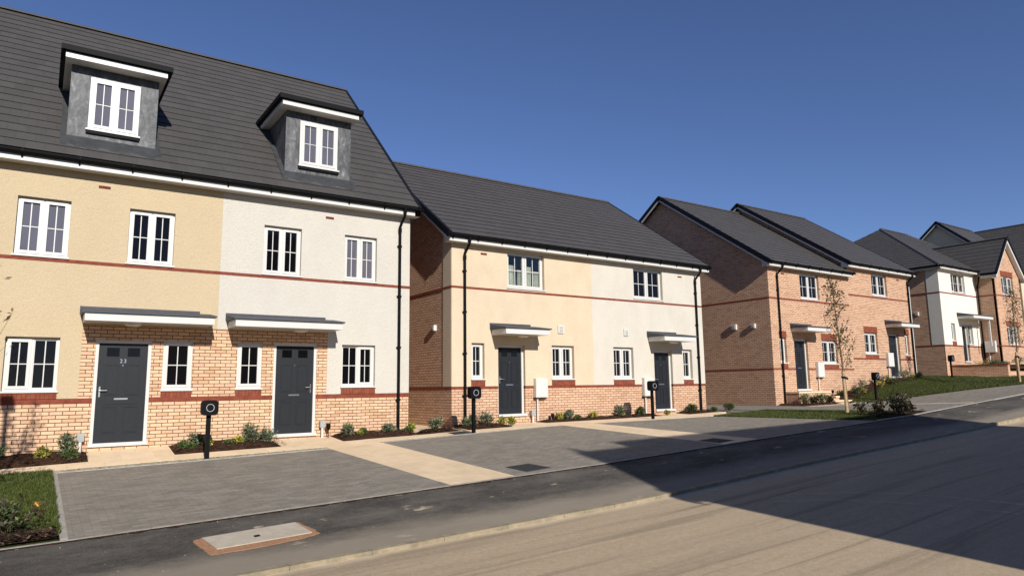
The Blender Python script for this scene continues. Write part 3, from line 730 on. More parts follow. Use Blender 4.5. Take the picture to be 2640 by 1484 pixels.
# ================================================================ HOUSE 2 (cream + white, two storeys)
H2 = thing('semi_detached_house', 'two-storey house second from the left, smooth cream and white render over a pink brick base', 'house', (14.5, Y, -1.0), 'houses along the street')
d2 = [(10.92, 11.87, -.84, 1.20), (17.24, 18.13, -.875, 1.16)]
w2 = dict(W1=(11.28, 12.64, 2.86, 3.99), W2=(16.41, 17.80, 2.86, 3.945), N1=(10.03, 10.455, .20, 1.235), G1=(12.87, 13.74, .19, 1.23), G2=(15.39, 16.28, .18, 1.235), N2=(18.69, 19.15, .165, 1.22))
holes = d2+list(w2.values()); RB, RT = -.055, .025
mb = MB(); panel(mb, 9.4, 19.79, zb, RB, Y, holes, .16); mb.build('brick_wall', 'pink_brick', H2)
for a, b in ((9.4, 10.92), (11.87, 17.24), (18.13, 19.79)): band(H2, a, b, RB, RT-.0005, Y, proud=.004)
mb = MB(); panel(mb, 9.395, 14.535, RT, 4.06, YR, holes, .175, cap=.02)
mb.prism([(YR+.0205, RT), (17.08, RT), (17.08, 4.5), (YR+.0205, 4.1)], 9.385, 9.399, 'x'); mb.build('rendered_wall', 'cream_render_smooth', H2, label='cream rendered wall')
mb = MB(); panel(mb, 14.5355, 19.79, RT, 4.06, YR, holes, .175, cap=.02); mb.build('rendered_wall', 'white_render_smooth', H2, label='off-white rendered wall')
band(H2, 9.382, 19.79, 2.755, 2.82, YR, proud=.005, name='string_course')
k = MB(); k.box(9.379, 9.41, 16.601, 27.2, 2.755, 2.82); k.build('string_course', 'red_brick', H2)
k = MB(); k.box(9.39, 9.41, 16.601, 27.2, RB, RT-.001); k.build('brick_band', 'red_brick', H2)
for kk in ('N1', 'G1', 'G2', 'N2'):
    q = w2[kk]; mb = MB(); mb.box(q[0]-.02, q[1]+.02, YR-.006, YR+.02, RT, q[2]-.001); mb.build('brick_sill', 'soldier', H2)
for kk, q in w2.items():
    window(H2, *q, YR, .11, ('c',) if kk[0] == 'N' else ('c', 'c'), None, 'pane', curtain=(kk == 'W1'))
door(H2, *d2[0], YR, .10, None, 'L'); door(H2, *d2[1], YR, .10, None, 'L')
canopy(H2, 10.70, 12.24, 1.47, YR, .75, .15, 11.55); canopy(H2, 17.0, 18.53, 1.45, YR, .75, .15, 17.85)
brick_vent(H2, 10.35, 10.56, 3.78, 3.84, YR); brick_vent(H2, 18.59, 18.80, 3.77, 3.82, YR)
box_vent(H2, 13.22, 1.725, .22, .24, YR); box_vent(H2, 15.97, 1.72, .20, .22, YR)
meter_box(H2, 12.16, 12.60, -.32, .24, YR, -1.0); meter_box(H2, 16.62, 17.05, -.36, .24, YR, -1.05)
gutter(H2, 9.20, 19.98, 16.32, 4.03, .13, .8, wall_y=YR)
downpipe(H2, 9.79, 4.16, -1.1, YR, 16.25, 4); downpipe(H2, 19.45, 4.16, -1.05, YR, 16.25, 4)
gable_side(H2, 9.4, -1, Y+.031, 26.5, zb, 4.27, 21.6, 7.86, 'pink_brick'); gable_side(H2, 19.79, 1, Y+.031, 26.5, zb, 4.27, 21.6, 7.86, 'pink_brick')
mb = MB(); mb.box(9.4, 19.79, 26.45, 26.55, zb, 4.3); mb.build('rear_wall', 'pink_brick', H2)
ro2 = roof_pair(H2, 9.15, 20.02, 16.28, 4.25, 21.6, 7.87)
for xx, s in ((9.19, 1), (19.98, -1)):
    mb = MB(); mb.prism([(16.34, 4.03), (16.66, 4.03), (16.66, 4.40), (16.34, 4.17)], min(xx, xx+s*.2), max(xx, xx+s*.2), 'x'); mb.build('eaves_box_end', 'upvc', H2)
side_box(H2, 9.4, 17.55, 1.70, .16, .16)

# ================================================================ HOUSE 3 (stepped brick pair)
H3 = thing('semi_detached_house', 'all-brick house in the middle distance with stepped roofs and a long dark side wall', 'house', (29.5, Y, -.6), 'houses along the street')
d3 = [(25.33, 26.27, -.31, 1.78), (32.82, 33.80, .18, 2.23)]
w3 = dict(Wa=(26.03, 27.42, 3.44, 4.56), Wb=(31.74, 33.1, 3.94, 5.01), Na=(24.37, 24.82, .77, 1.81), Ga=(27.33, 28.47, .76, 1.79), Gb=(30.73, 31.85, 1.23, 2.23), Nb=(34.36, 34.75, 1.22, 2.25))
holes = d3+list(w3.values())
mb = MB(); panel(mb, 23.87, 29.68, -2.2, 4.66, Y, holes, .16); mb.build('brick_wall', 'pink_brick', H3)
mb = MB(); panel(mb, 29.6805, 35.13, -2.2, 5.11, Y, holes, .16); mb.build('brick_wall', 'pink_brick', H3)
for a, b, z in ((23.87, 25.33, .56), (26.27, 29.68, .56), (29.69, 32.82, 1.03), (33.80, 35.13, 1.03)): band(H3, a, b, z-.035, z+.04, Y, proud=.004)
band(H3, 23.87, 29.68, 3.355, 3.43, Y, proud=.004, name='string_course'); band(H3, 29.69, 35.13, 3.84, 3.915, Y, proud=.004, name='string_course')
for k3, zt in (('Na', .60), ('Ga', .60), ('Gb', 1.07), ('Nb', 1.07)):
    q = w3[k3]; mb = MB(); mb.box(q[0]-.02, q[1]+.02, Y-.006, Y+.02, zt+.001, q[2]-.001); mb.build('brick_sill', 'soldier', H3)
    mb = MB(); mb.box(q[0]-.03, q[1]+.03, Y-.006, Y+.01, q[3], q[3]+.27); mb.build('brick_lintel', 'soldier', H3)
for k3, q in w3.items(): window(H3, *q, Y, .10, ('c',) if k3[0] == 'N' else ('c', 'c'), None, 'pane')
door(H3, *d3[0], Y, .10, None, 'L'); door(H3, *d3[1], Y, .10, None, 'L')
canopy(H3, 25.2, 26.79, 2.06, Y, .74, .15, None); canopy(H3, 32.66, 34.35, 2.52, Y, .74, .15, None)
brick_vent(H3, 24.75, 24.97, 4.40, 4.46, Y); brick_vent(H3, 34.05, 34.3, 4.85, 4.92, Y)
meter_box(H3, 26.72, 27.18, .23, .85, Y, -.5); meter_box(H3, 32.43, 32.93, .70, 1.33, Y, -.1)
gutter(H3, 23.65, 29.72, 16.32, 4.63, .13, .8, wall_y=Y); gutter(H3, 29.42, 35.38, 16.32, 5.09, .13, .8, wall_y=Y)
downpipe(H3, 24.42, 4.78, -1.0, Y, 16.25, 3); downpipe(H3, 35.0, 5.24, .1, Y, 16.25, 3)
s3 = MB(); s3.tube([(35.09, Y-.05, 4.6), (35.09, Y-.05, .15)], .03, 8); s3.build('cable_conduit', 'box_white', H3)
gable_side(H3, 23.87, -1, Y+.031, 27.6, -2.2, 4.84, 22.0, 8.74, 'pink_brick', [(.525, .60), (3.355, 3.43)])
gable_side(H3, 29.68, -1, Y+.02, 27.5, -2.0, 5.30, 22.0, 9.22, 'pink_brick', name='party_wall')
gable_side(H3, 35.13, 1, Y+.031, 27.6, -2.2, 5.30, 22.0, 9.22, 'pink_brick')
roof_pair(H3, 23.62, 29.67, 16.28, 4.82, 22.0, 8.74, trim=(True, False)); roof_pair(H3, 29.42, 35.38, 16.28, 5.29, 22.0, 9.22)
for xx, s, z in ((23.66, 1, 4.63), (29.44, 1, 5.09), (35.36, -1, 5.09)):
    mb = MB(); mb.prism([(16.34, z), (16.68, z), (16.68, z+.40), (16.34, z+.15)], min(xx, xx+s*.2), max(xx, xx+s*.2), 'x'); mb.build('eaves_box_end', 'upvc', H3)
side_box(H3, 23.87, 18.33, 2.33, .26, .22); side_box(H3, 23.87, 17.39, 2.31, .2, .18)

# ================================================================ HOUSE 4 (hipped roof, ivory render, gabled brick wing)
Y4 = 17.1
H4 = thing('detached_house', 'ivory rendered house with hipped roof and a pointed brick wing at the right', 'house', (42, Y4, .6), 'houses along the street')
x4 = 39.55
d4 = [(41.70, 42.46, 1.0, 3.06)]
w4 = dict(W=(40.98, 42.62, 4.79, 5.88), N=(40.47, 40.93, 2.10, 3.09), S=(42.47, 43.02, 1.96, 3.08))
holes = d4+list(w4.values())
mb = MB(); panel(mb, x4, 44.0, -1, 1.84, Y4, holes, .2); mb.build('brick_wall', 'pink_brick', H4)
for a, b in ((x4, 41.70), (42.46, 44.0)): band(H4, a, b, 1.84, 1.9195, Y4, proud=.004)
mb = MB(); panel(mb, x4-.012, 44.0, 1.92, 5.98, Y4-.015, holes, .2, cap=.02)
mb.prism([(Y4+.0055, 1.92), (Y4+.62, 1.92), (Y4+.62, 5.98), (Y4+.0055, 5.98)], x4-.013, x4-.001, 'x'); mb.build('rendered_wall', 'ivory_render', H4)
band(H4, x4-.02, 44.0, 4.68, 4.75, Y4-.015, proud=.005, name='string_course')
k = MB(); k.box(x4-.022, x4+.01, Y4, 25, 4.68, 4.75); k.build('string_course', 'red_brick', H4)
k = MB(); k.box(x4-.008, x4+.01, Y4, 25, 1.84, 1.9195); k.build('brick_band', 'red_brick', H4)
mb = MB(); mb.box(x4, x4+.1, Y4+.0005, 26, -1.5, 6.0); mb.box(x4, 52, 25.9, 26, -1, 6.0); mb.build('side_wall', 'pink_brick', H4)
window(H4, *w4['W'], Y4-.015, .12, ('c', 'f', 'c')); window(H4, *w4['N'], Y4-.015, .12, ('c',)); window(H4, *w4['S'], Y4-.015, .12, ('f',), sill=True)
q = w4['N']; mb = MB(); mb.box(q[0]-.02, q[1]+.02, Y4-.021, Y4, 1.921, q[2]-.001); mb.build('brick_sill', 'soldier', H4)
door(H4, *d4[0], Y4-.015, .12, None, 'L')
canopy(H4, 41.32, 43.75, 3.35, Y4-.015, .8, .15, None)
po = MB(); po.box(43.45, 43.53, Y4-.72, Y4-.64, 1.9, 3.349); po.build('canopy_post', 'upvc', H4)
gutter(H4, x4-.28, 43.75, Y4-.3, 5.96, .13, .9, wall_y=Y4-.015)
mb = MB(); mb.box(x4-.28, x4-.26, Y4-.27, 25.5, 5.96, 6.10); mb.box(x4-.26, x4+.0, Y4-.27, 25.5, 5.964, 5.976); mb.build('side_fascia', 'upvc', H4)
mb = MB(); mb.box(x4-.38, x4-.2805, Y4-.35, 25.5, 6.06, 6.16); mb.build('side_gutter', 'black', H4)
side_box(H4, x4, 18.35, 3.65, .22, .2)
# hipped main roof
e0, e1 = (x4-.32, Y4-.33, 6.14), (x4-.32, 26.0, 6.14)
C4, D4 = (45.1, 22.67, 9.93), (48.5, 22.67, 9.93)
fr_ = (51.6, Y4-.33, 6.14)
mb = MB()
slope(mb, e0, fr_, D4, C4)
slope(mb, (x4-.32, 28.6, 6.14), e0, C4, C4)
slope(mb, fr_, (51.6, 28.6, 6.14), D4, D4); slope(mb, (51.6, 28.6, 6.14), (x4-.32, 28.6, 6.14), C4, D4)
ro4 = mb.build('roof', 'tile', H4)
ridge(ro4, C4, D4); ridge(ro4, e0, C4); ridge(ro4, D4, (51.3, Y4+.2, 6.34))
# wing
YW = 16.1; xw0, xw1 = 44.0, 47.3
ww = dict(U=(44.86, 46.45, 4.80, 5.90), L=(44.90, 46.50, 1.96, 3.05))
mb = MB(); panel(mb, xw0, xw1, -1, 5.9, YW, list(ww.values()), .16); mb.prism([(xw0, 5.9005), (xw1, 5.9005), (45.65, 7.72)], YW, YW+.1, 'y'); mb.box(xw0, xw0+.1, YW+.161, Y4+.4, -1, 6.0); mb.box(xw1-.1, xw1, YW+.161, Y4+3, -1, 6.0)
mb.build('brick_wing', 'pink_brick', H4)
for z0, z1 in ((1.86, 1.94), (4.71, 4.78)):
    band(H4, xw0-.004, xw1, z0, z1, YW, proud=.004); k = MB(); k.box(xw0-.004, xw0+.05, YW+.021, Y4-.03, z0, z1); k.build('brick_band', 'red_brick', H4)
for k4, q in ww.items():
    window(H4, *q, YW, .1, ('c', 'f', 'c') if k4 == 'L' else ('c', 'f', 'c')); mb = MB(); mb.box(q[0]-.04, q[1]+.04, YW-.006, YW+.01, q[3], q[3]+.28); mb.build('brick_lintel', 'soldier', H4)
mb = MB(); yb = 21.0
slope(mb, (43.66, yb, 5.98), (43.66, YW-.25, 5.98), (45.65, YW-.25, 8.17), (45.65, yb, 8.17)); slope(mb, (47.64, YW-.25, 5.98), (47.64, yb, 5.98), (45.65, yb, 8.17), (45.65, YW-.25, 8.17))
wr = mb.build('wing_roof', 'tile', H4); ridge(wr, (45.65, YW-.25, 8.17), (45.65, yb, 8.17))
mb = MB()
for sx in (-1, 1):
    mb.prism([(45.65, 8.06), (45.65, 7.86), (45.65+sx*1.99, 5.66), (45.65+sx*1.99, 5.87)], YW-.235, YW-.215, 'y'); mb.prism([(45.65, 7.86), (45.65, 7.84), (45.65+sx*1.99, 5.65), (45.65+sx*1.99, 5.67)], YW-.214, YW-.001, 'y')
mb.build('barge_board', 'upvc', wr)
mb = MB()
for sx in (-1, 1): mb.prism([(45.65, 8.24), (45.65, 8.061), (45.65+sx*2.03, 5.84), (45.65+sx*2.03, 6.0)], YW-.29, YW-.236, 'y')
mb.build('verge_trim', 'verge', wr)
mb = MB(); mb.box(43.72, 43.74, YW-.2, Y4-.3, 5.72, 5.9); mb.box(43.741, 43.999, YW-.2, Y4-.3, 5.73, 5.74); mb.build('fascia_board', 'upvc', H4)
mb = MB(); mb.box(43.60, 43.7195, YW-.2, Y4-.45, 5.86, 5.98); mb.build('gutter', 'black', H4)
mb = MB(); mb.tube([(43.68, Y4-.35, 5.85), (43.7, Y4-.3, 5.55), (43.94, Y4-.12, 5.3), (43.94, Y4-.12, .6)], .042, 8); mb.build('downpipe', 'black', H4)
mb = MB(); mb.box(43.80, 43.999, 16.36, 16.86, 1.56, 2.19); o = mb.build('meter_box', 'box_white', H4, bevel=.01)
mb = MB(); mb.tube([(43.93, 16.72, 1.56), (43.93, 16.72, .8)], .03, 8); mb.build('meter_box_conduit', 'box_white', o)

# ================================================================ houses beyond
H6 = thing('house', 'house farthest back, its pale gable end standing above the hipped roof', 'house', (55, 22, 1.5), 'houses along the street')
gable_side(H6, 52.25, -1, 17.6, 26.9, .5, 6.9, 22.26, 11.05, 'cream_render_smooth', zsoff=0)
mb = MB(); mb.box(52.25, 58.5, 17.55, 17.65, .5, 6.9); mb.box(52.25, 58.5, 26.85, 26.95, .5, 6.9); mb.build('rendered_wall', 'ivory_render', H6)
roof_pair(H6, 52.0, 57.6, 17.3, 6.83, 22.26, 11.19)
H5 = thing('house', 'house at the right edge of the view, big dark roof slope behind the brick wing', 'house', (60, 19, 1.8), 'houses along the street')
mb = MB(); mb.box(55.6, 64.4, 18.9, 26, .5, 7.6); mb.prism([(55.6, 7.6), (64.4, 7.6), (60, 11.3)], 18.9, 19.0, 'y'); mb.build('rendered_wall', 'ivory_render', H5)
mb = MB(); slope(mb, (55.2, 26.3, 7.3), (55.2, 18.6, 7.3), (60, 18.6, 11.5), (60, 26.3, 11.5)); slope(mb, (64.8, 18.6, 7.3), (64.8, 26.3, 7.3), (60, 26.3, 11.5), (60, 18.6, 11.5))
r5 = mb.build('roof', 'tile', H5); ridge(r5, (60, 18.6, 11.5), (60, 26.3, 11.5))
mb = MB(); mb.box(50.27, 55.5, 17.0, 20.5, .5, 6.4); mb.prism([(50.27, 6.4), (55.5, 6.4), (52.9, 8.5)], 17.0, 17.1, 'y'); mb.build('front_wing', 'cream_render_smooth', H5)
mb = MB(); slope(mb, (50.0, 20.6, 6.2), (50.0, 16.75, 6.2), (52.9, 16.75, 8.75), (52.9, 20.6, 8.75)); slope(mb, (55.8, 16.75, 6.2), (55.8, 20.6, 6.2), (52.9, 20.6, 8.75), (52.9, 16.75, 8.75)); mb.build('wing_roof', 'tile', H5)
mb = MB(); mb.prism([(52.9, 8.8), (52.9, 8.6), (50.0, 6.05), (50.0, 6.25)], 16.70, 16.749, 'y'); mb.prism([(52.9, 8.8), (52.9, 8.6), (55.8, 6.05), (55.8, 6.25)], 16.70, 16.749, 'y'); mb.build('verge_trim', 'verge', H5)
for z in (6.0, 3.3): window(H5, 51.0, 52.6, z-1.1, z, 16.999, -.06, ('c', 'f', 'c'))

# ================================================================ houses across the road (they throw the long shadows and stand in the reflections)
def opposite(x0, x1, yf, zg, zeave, zr, depth, label, step=None):
    """built facing -Y round the root, then turned to face the road"""
    xc = (x0+x1)/2; root = thing('semi_detached_house', label, 'house', (xc, yf, zg), 'houses across the road')
    w = (x1-x0)/2; hx = lambda a: xc+a
    hs = []
    for c in (-w*.5, w*.5):
        hs += [(hx(c-1.9), hx(c-.95), zg+3.85, zg+5.05), (hx(c+.7), hx(c+1.6), zg+3.85, zg+5.05), (hx(c+.8), hx(c+1.7), zg+1.15, zg+2.25), (hx(c-1.2), hx(c-.2), zg+.05, zg+2.2)]
    mb = MB(); panel(mb, x0, x1, zg-.4, zg+.95, yf, hs, .15); mb.build('brick_wall', 'buff_brick', root)
    mb = MB(); panel(mb, x0, x1, zg+.951, zeave-.15, yf, hs, .15); mb.build('rendered_wall', 'cream_render', root)
    for i, q in enumerate(hs):
        if i % 4 == 3: door(root, *q, yf, .05)
        else: window(root, *q, yf, .06, detail=False)
    gable_side(root, x0, -1, yf+.031, yf+depth, zg-.4, zeave, yf+depth/2, zr, 'buff_brick'); gable_side(root, x1, 1, yf+.031, yf+depth, zg-.4, zeave, yf+depth/2, zr, 'buff_brick')
    mb = MB(); mb.box(x0, x1, yf+depth-.1, yf+depth, zg-.4, zeave-.1); mb.build('rear_wall', 'buff_brick', root)
    if step:      # the ridge steps down at one end
        sx, dz = step; s = (zr-zeave)/(depth/2+.3)
        roof_pair(root, x0-.15, sx, yf-.3, zeave, yf+depth/2, zr, trim=(True, False)); 
        roof_pair(root, sx+.01, x1+.15, yf-.3, zeave-dz, yf+depth/2, zr-dz, trim=(False, True))
    else: roof_pair(root, x0-.15, x1+.15, yf-.3, zeave, yf+depth/2, zr)
    gutter(root, x0-.1, x1+.1, yf-.27, zeave-.2, .13, .9, wall_y=yf)
    root.rotation_euler = (0, 0, math.pi)
    return root
oa = opposite(6.6, 17.3, -2.95, -1.75, 4.02, 9.24, 10.1, 'large house behind the camera whose stepped ridge shadows the road', step=(17.3-1.25, .45))
# the long house is turned a little, its angle set to shape the ridge's shadow
def turn(o, deg, pivot):
    c = Vector(o.location)-Vector(pivot); rot = Matrix.Rotation(R(deg), 3, 'Z'); o.location = Vector(pivot)+rot @ c; o.rotation_euler.z += R(deg)
turn(oa, -3, (6.6, -2.95, -1.75))
opposite(-14.5, -3.3, -2.4, -2.0, 3.1, 7.0, 9.0, 'house behind the camera to the left, across the road')

# ================================================================ the ground
mb = MB()
xs = [-900, -300, -120, -60, -40]+[-40+2*i for i in range(1, 55)]+[90, 130, 300, 900]; ys = [-900, -300, -100, -40, -20, -10, 0, 4, 7, 9.6, 12, 15, 16.6, 18, 22, 30, 45, 80, 200, 500, 1100]
def gz(x, y):
    xx = min(max(x, -40), 60); return g(xx, min(max(y, 0), 16.6))-.16
for y in ys:
    for x in xs: mb.v.append((x, y, gz(x, y)))
nx = len(xs)
for j in range(len(ys)-1):
    for i in range(nx-1): a = j*nx+i; mb.f.append((a, a+1, a+nx+1, a+nx)); mb.m.append(0); mb.uv.append(None)
struct(mb.build('ground', 'earth'))
patch('road', -30, 60, 1.2, 7.5, 'road', step=1.0)
patch('opposite_pavement', -30, 60, -1.2, 1.0, 'tarmac', off=.12, step=1.0)
strip_box('kerb', -30, 60, 1.0, 1.2, .10, 'kerb', step=1)
strip_box('kerb', -30, 18.7, 7.5, 7.625, .004, 'kerb'); strip_box('kerb', 18.7, 60, 7.5, 7.625, .03, 'kerb')
patch('pavement', -30, 60, 7.625, 9.55, 'tarmac')
def jag(x, y): return 0
strip_box('edging_kerb', -30, 18.1, 9.55, 9.62, .006, 'edging'); strip_box('edging_kerb', 18.1, 60, 9.55, 9.64, .02, 'edging')
patch('driveway', .44, 5.44, 9.62, 14.98, 'paving'); patch('driveway', 6.66, 11.98, 9.62, 14.98, 'paving'); patch('driveway', 13.14, 18.1, 9.62, 14.98, 'paving')
patch('footpath', 5.44, 6.66, 9.62, 14.98, 'path'); patch('footpath', 11.98, 13.14, 9.62, 14.98, 'path')
strip_box('edging_kerb', .36, .44, 9.62, 14.98, .012, 'edging')
strip_box('edging_kerb', .36, 5.44, 14.98, 15.04, .01, 'edging'); strip_box('edging_kerb', 6.66, 11.98, 14.98, 15.04, .01, 'edging'); strip_box('edging_kerb', 13.14, 18.1, 14.98, 15.04, .01, 'edging')
patch('gravel_strip', .36, 5.44, 15.04, 15.26, 'gravel', off=-.005); patch('gravel_strip', 6.66, 11.98, 15.04, 15.2, 'gravel', off=-.005); patch('gravel_strip', 13.14, 18.1, 15.04, 15.18, 'gravel', off=-.005)
patch('footpath', -8, .36, 15.18, 15.72, 'path'); patch('footpath', .36, 5.44, 15.26, 15.72, 'path'); patch('footpath', 5.44, 6.66, 14.98, 15.72, 'path')
patch('footpath', 6.66, 11.98, 15.2, 15.72, 'path'); patch('footpath', 11.98, 13.14, 14.98, 15.72, 'path'); patch('footpath', 13.14, 19.3, 15.18, 15.72, 'path')
def mound(x0, x1, y0, y1, h=.07):
    def f(x, y):
        u = min(x-x0, x1-x)/.25; v = min(y-y0, max(y1-y, .2))/.2; return h*max(0, min(1, u, v))+.012*math.sin(x*13.1)*math.sin(y*17.3)
    return f
def bed(x0, x1, y0=15.72, y1=16.598, slant=0):
    pts = [(x0, y1), (x0-0, y0+.02), (x1, y0+.02), (x1-slant, y1)] if slant >= 0 else [(x0, y1), (x0+slant, y0+.02), (x1, y0+.02), (x1, y1)]
    return poly_patch('planting_bed', pts, 'soil', f=mound(x0, x1, y0, y1), step=.12)
bed(-3, .95); bed(2.45, 4.6); bed(6.02, 8.08); bed(8.12, 9.2, 15.72, 16.2); bed(9.42, 10.85); bed(12.3, 17.1, 16.15); bed(18.2, 19.75, 16.0)
for a, b in ((.95, 2.45), (4.6, 6.02), (10.85, 12.3), (17.1, 18.2)): patch('footpath', a, b, 15.72, 16.598, 'path')
patch('footpath', 8.12, 9.38, 16.2, 26, 'path', off=-.01); patch('footpath', 12.3, 17.1, 15.72, 16.15, 'path'); patch('footpath', 18.2, 19.75, 15.72, 16.0, 'path'); patch('footpath', 9.2, 9.42, 15.72, 16.2, 'path')
# right of house 2
patch('driveway', 20.92, 24.0, 9.64, 14.9, 'paving'); patch('driveway', 19.82, 23.84, 14.9, 27, 'paving')
patch('footpath', 24.0, 24.22, 9.64, 14.9, 'path'); patch('footpath', 23.86, 27.4, 14.92, 15.35, 'path')
bed(23.9, 26.4, 15.35)
patch('driveway', 24.22, 60, 9.64, 14.86, 'paving', skirt=0)
LP = [(27.25, 15.7), (27.25, 14.4), (28.3, 13.5), (29.5, 12.65), (31, 11.98), (32.7, 11.35), (36, 10.3), (39.0, 9.8), (39.15, 15.7), (39.2, 16.6), (36.1, 16.55), (30.5, 16.0)]
poly_patch('lawn_soil', LP, 'lawn', step=.5, off=.03)
poly_patch('footpath', [(39.2, 17.05), (39.15, 15.7), (39.0, 9.7), (39.87, 9.7), (39.87, 17.05)], 'path', step=.5, off=.02)
patch('footpath', 40.15, 60, 9.7, 14.4, 'path', step=1, off=.02)
poly_patch('planting_bed', [(27.45, 15.6), (30.5, 15.9), (35.1, 16.3), (35.1, 16.565), (27.45, 16.565)], 'soil', f=lambda x, y: .07+.02*math.sin(9*x)*math.sin(11*y), step=.3)
strip_l = patch('lawn_soil', 18.14, 20.88, 9.66, 14.95, 'lawn')
lawn_l = patch('lawn_soil', -8, .34, 9.64, 15.16, 'lawn')
poly_patch('planting_bed', [(18.9, 9.68), (21.0, 9.68), (20.9, 10.9), (19.3, 10.6)], 'soil', off=.03, step=.2)
poly_patch('planting_bed', [(-3, 9.68), (.33, 9.68), (.33, 10.15), (-.2, 10.5), (-3, 10.8)], 'soil', off=.03, step=.2)
# path edges: a lighter line of edging between the far drives
strip_box('edging_kerb', 23.86, 27.4, 14.86, 14.92, .012, 'edging')

# landing and steps before the brick house
S = thing('entrance_steps', 'brick landing with two steps before the dark door of the stepped brick house', 'steps', (26, 16.2, -.85))
mb = MB(); mb.box(24.55, 26.72, 16.02, 16.595, -1.1, -.40); mb.build('landing', 'pink_brick', S)
mb = MB(); mb.box(24.53, 26.74, 16.00, 16.594, -.399, -.335); mb.build('landing_paving', 'path', S)
mb = MB(); mb.box(26.721, 27.15, 15.92, 16.595, -1.1, -.60); mb.build('step', 'pink_brick', S); mb = MB(); mb.box(26.741, 27.17, 15.90, 16.594, -.599, -.54); mb.build('step_tread', 'path', S)
mb = MB(); mb.box(26.3, 27.55, 15.6, 15.899, -1.1, -.755); mb.box(27.151, 27.55, 15.8995, 16.595, -1.1, -.755); mb.build('step', 'pink_brick', S); mb = MB(); mb.box(26.28, 27.57, 15.58, 15.8985, -.7545, -.70); mb.box(27.171, 27.57, 15.899, 16.594, -.7545, -.70); mb.build('step_tread', 'path', S)

# retaining wall at house 4
W = thing('retaining_wall', 'low dark brick garden wall beside the far lawn, topped with shrubs', 'wall', (40, 15.7, .2))
mb = MB(); mb.box(39.9, 40.12, 14.45, 17.05, -.6, .76); mb.build('brick_wall', 'pink_brick', W)
mb = MB(); mb.box(39.88, 40.14, 14.43, 17.06, .761, .83); mb.build('brick_coping', 'soldier', W)
mb = MB(); mb.box(40.121, 50, 14.45, 14.67, -.2, .45); mb.build('brick_wall', 'pink_brick', W)
patch('planting_bed', 40.13, 43.9, 14.7, 17.0, 'soil', off=.0, f=lambda x, y: .72-(g(x, y)), step=.4)
patch('planting_bed', 43.9, 50, 14.7, 16.05, 'soil', f=lambda x, y: .85-(g(x, y)), step=.5)

# ---------------------------------------------------------------- covers
def quad_slab(name, pts, h, off, mat, parent=None):
    mb = MB(); T = [(x, y, g(x, y)+off+h) for x, y in pts]; B = [(x, y, g(x, y)-.03) for x, y in pts]; mb.face(T)
    for k in range(len(pts)): mb.face([B[k], B[(k+1) % len(pts)], T[(k+1) % len(pts)], T[k]])
    return mb.build(name, mat, parent)
cv = thing('chamber_cover', 'long concrete chamber cover with red mortar surround, set in the tarmac pavement', 'cover', (2.3, 8.6, -1.72))
random.seed(5)
ring = []
P4 = [(1.79, 8.42), (2.87, 8.46), (2.81, 8.94), (1.72, 8.89)]
OUT = [(1.70, 8.27), (2.15, 8.27), (2.74, 8.33), (2.95, 8.42), (2.93, 8.6), (2.84, 8.965), (2.3, 8.95), (1.70, 8.92), (1.62, 8.84), (1.66, 8.5)]
for k in range(len(OUT)):
    a, b = OUT[k], OUT[(k+1) % len(OUT)]
    for t in range(4):
        x, y = a[0]+(b[0]-a[0])*t/4, a[1]+(b[1]-a[1])*t/4; ring.append((x+random.uniform(-.012, .012), y+random.uniform(-.01, .01)))
sur = quad_slab('mortar_surround', ring, .006, 0, 'mortar', cv)
quad_slab('concrete_cover', P4, .012, .004, 'slab', cv)
quad_slab('lifting_socket', [(2.24, 8.60), (2.31, 8.61), (2.31, 8.68), (2.24, 8.67)], .0135, .0042, 'black', cv)
for o in cv.children: o.location = (-cv.location.x*0, 0, 0)
def drain(label, pts):
    t = thing('inspection_cover', label, 'cover', (sum(p[0] for p in pts)/4, sum(p[1] for p in pts)/4, g(*pts[0])), 'recessed inspection covers')
    quad_slab('cover_frame', pts, .003, .0, 'steel_dull', t)
    c = (sum(p[0] for p in pts)/4, sum(p[1] for p in pts)/4); inn = [(c[0]+(p[0]-c[0])*.93, c[1]+(p[1]-c[1])*.93) for p in pts]
    quad_slab('cover_tray', inn, .006, .0, 'tray', t); return t
MT['steel_dull'] = plain('galvanised_steel', (.10, .10, .10), .5, .5, .2, 20, metal=.6); MT['tray'] = plain('dark_cover_infill', (.030, .032, .034), .8, .2, .3, 15, .5)
drain('dark square cover in the middle driveway by the pavement', [(7.02, 9.80), (7.60, 9.86), (7.54, 10.48), (6.98, 10.44)])
drain('dark square cover at the foot of the second buff footpath, in shadow', [(12.05, 9.80), (12.62, 9.86), (12.6, 10.42), (12.02, 10.38)])
drain('dark square cover behind the second charging post, in the buff path', [(8.66, 15.16), (9.16, 15.16), (9.2, 15.62), (8.7, 15.62)])
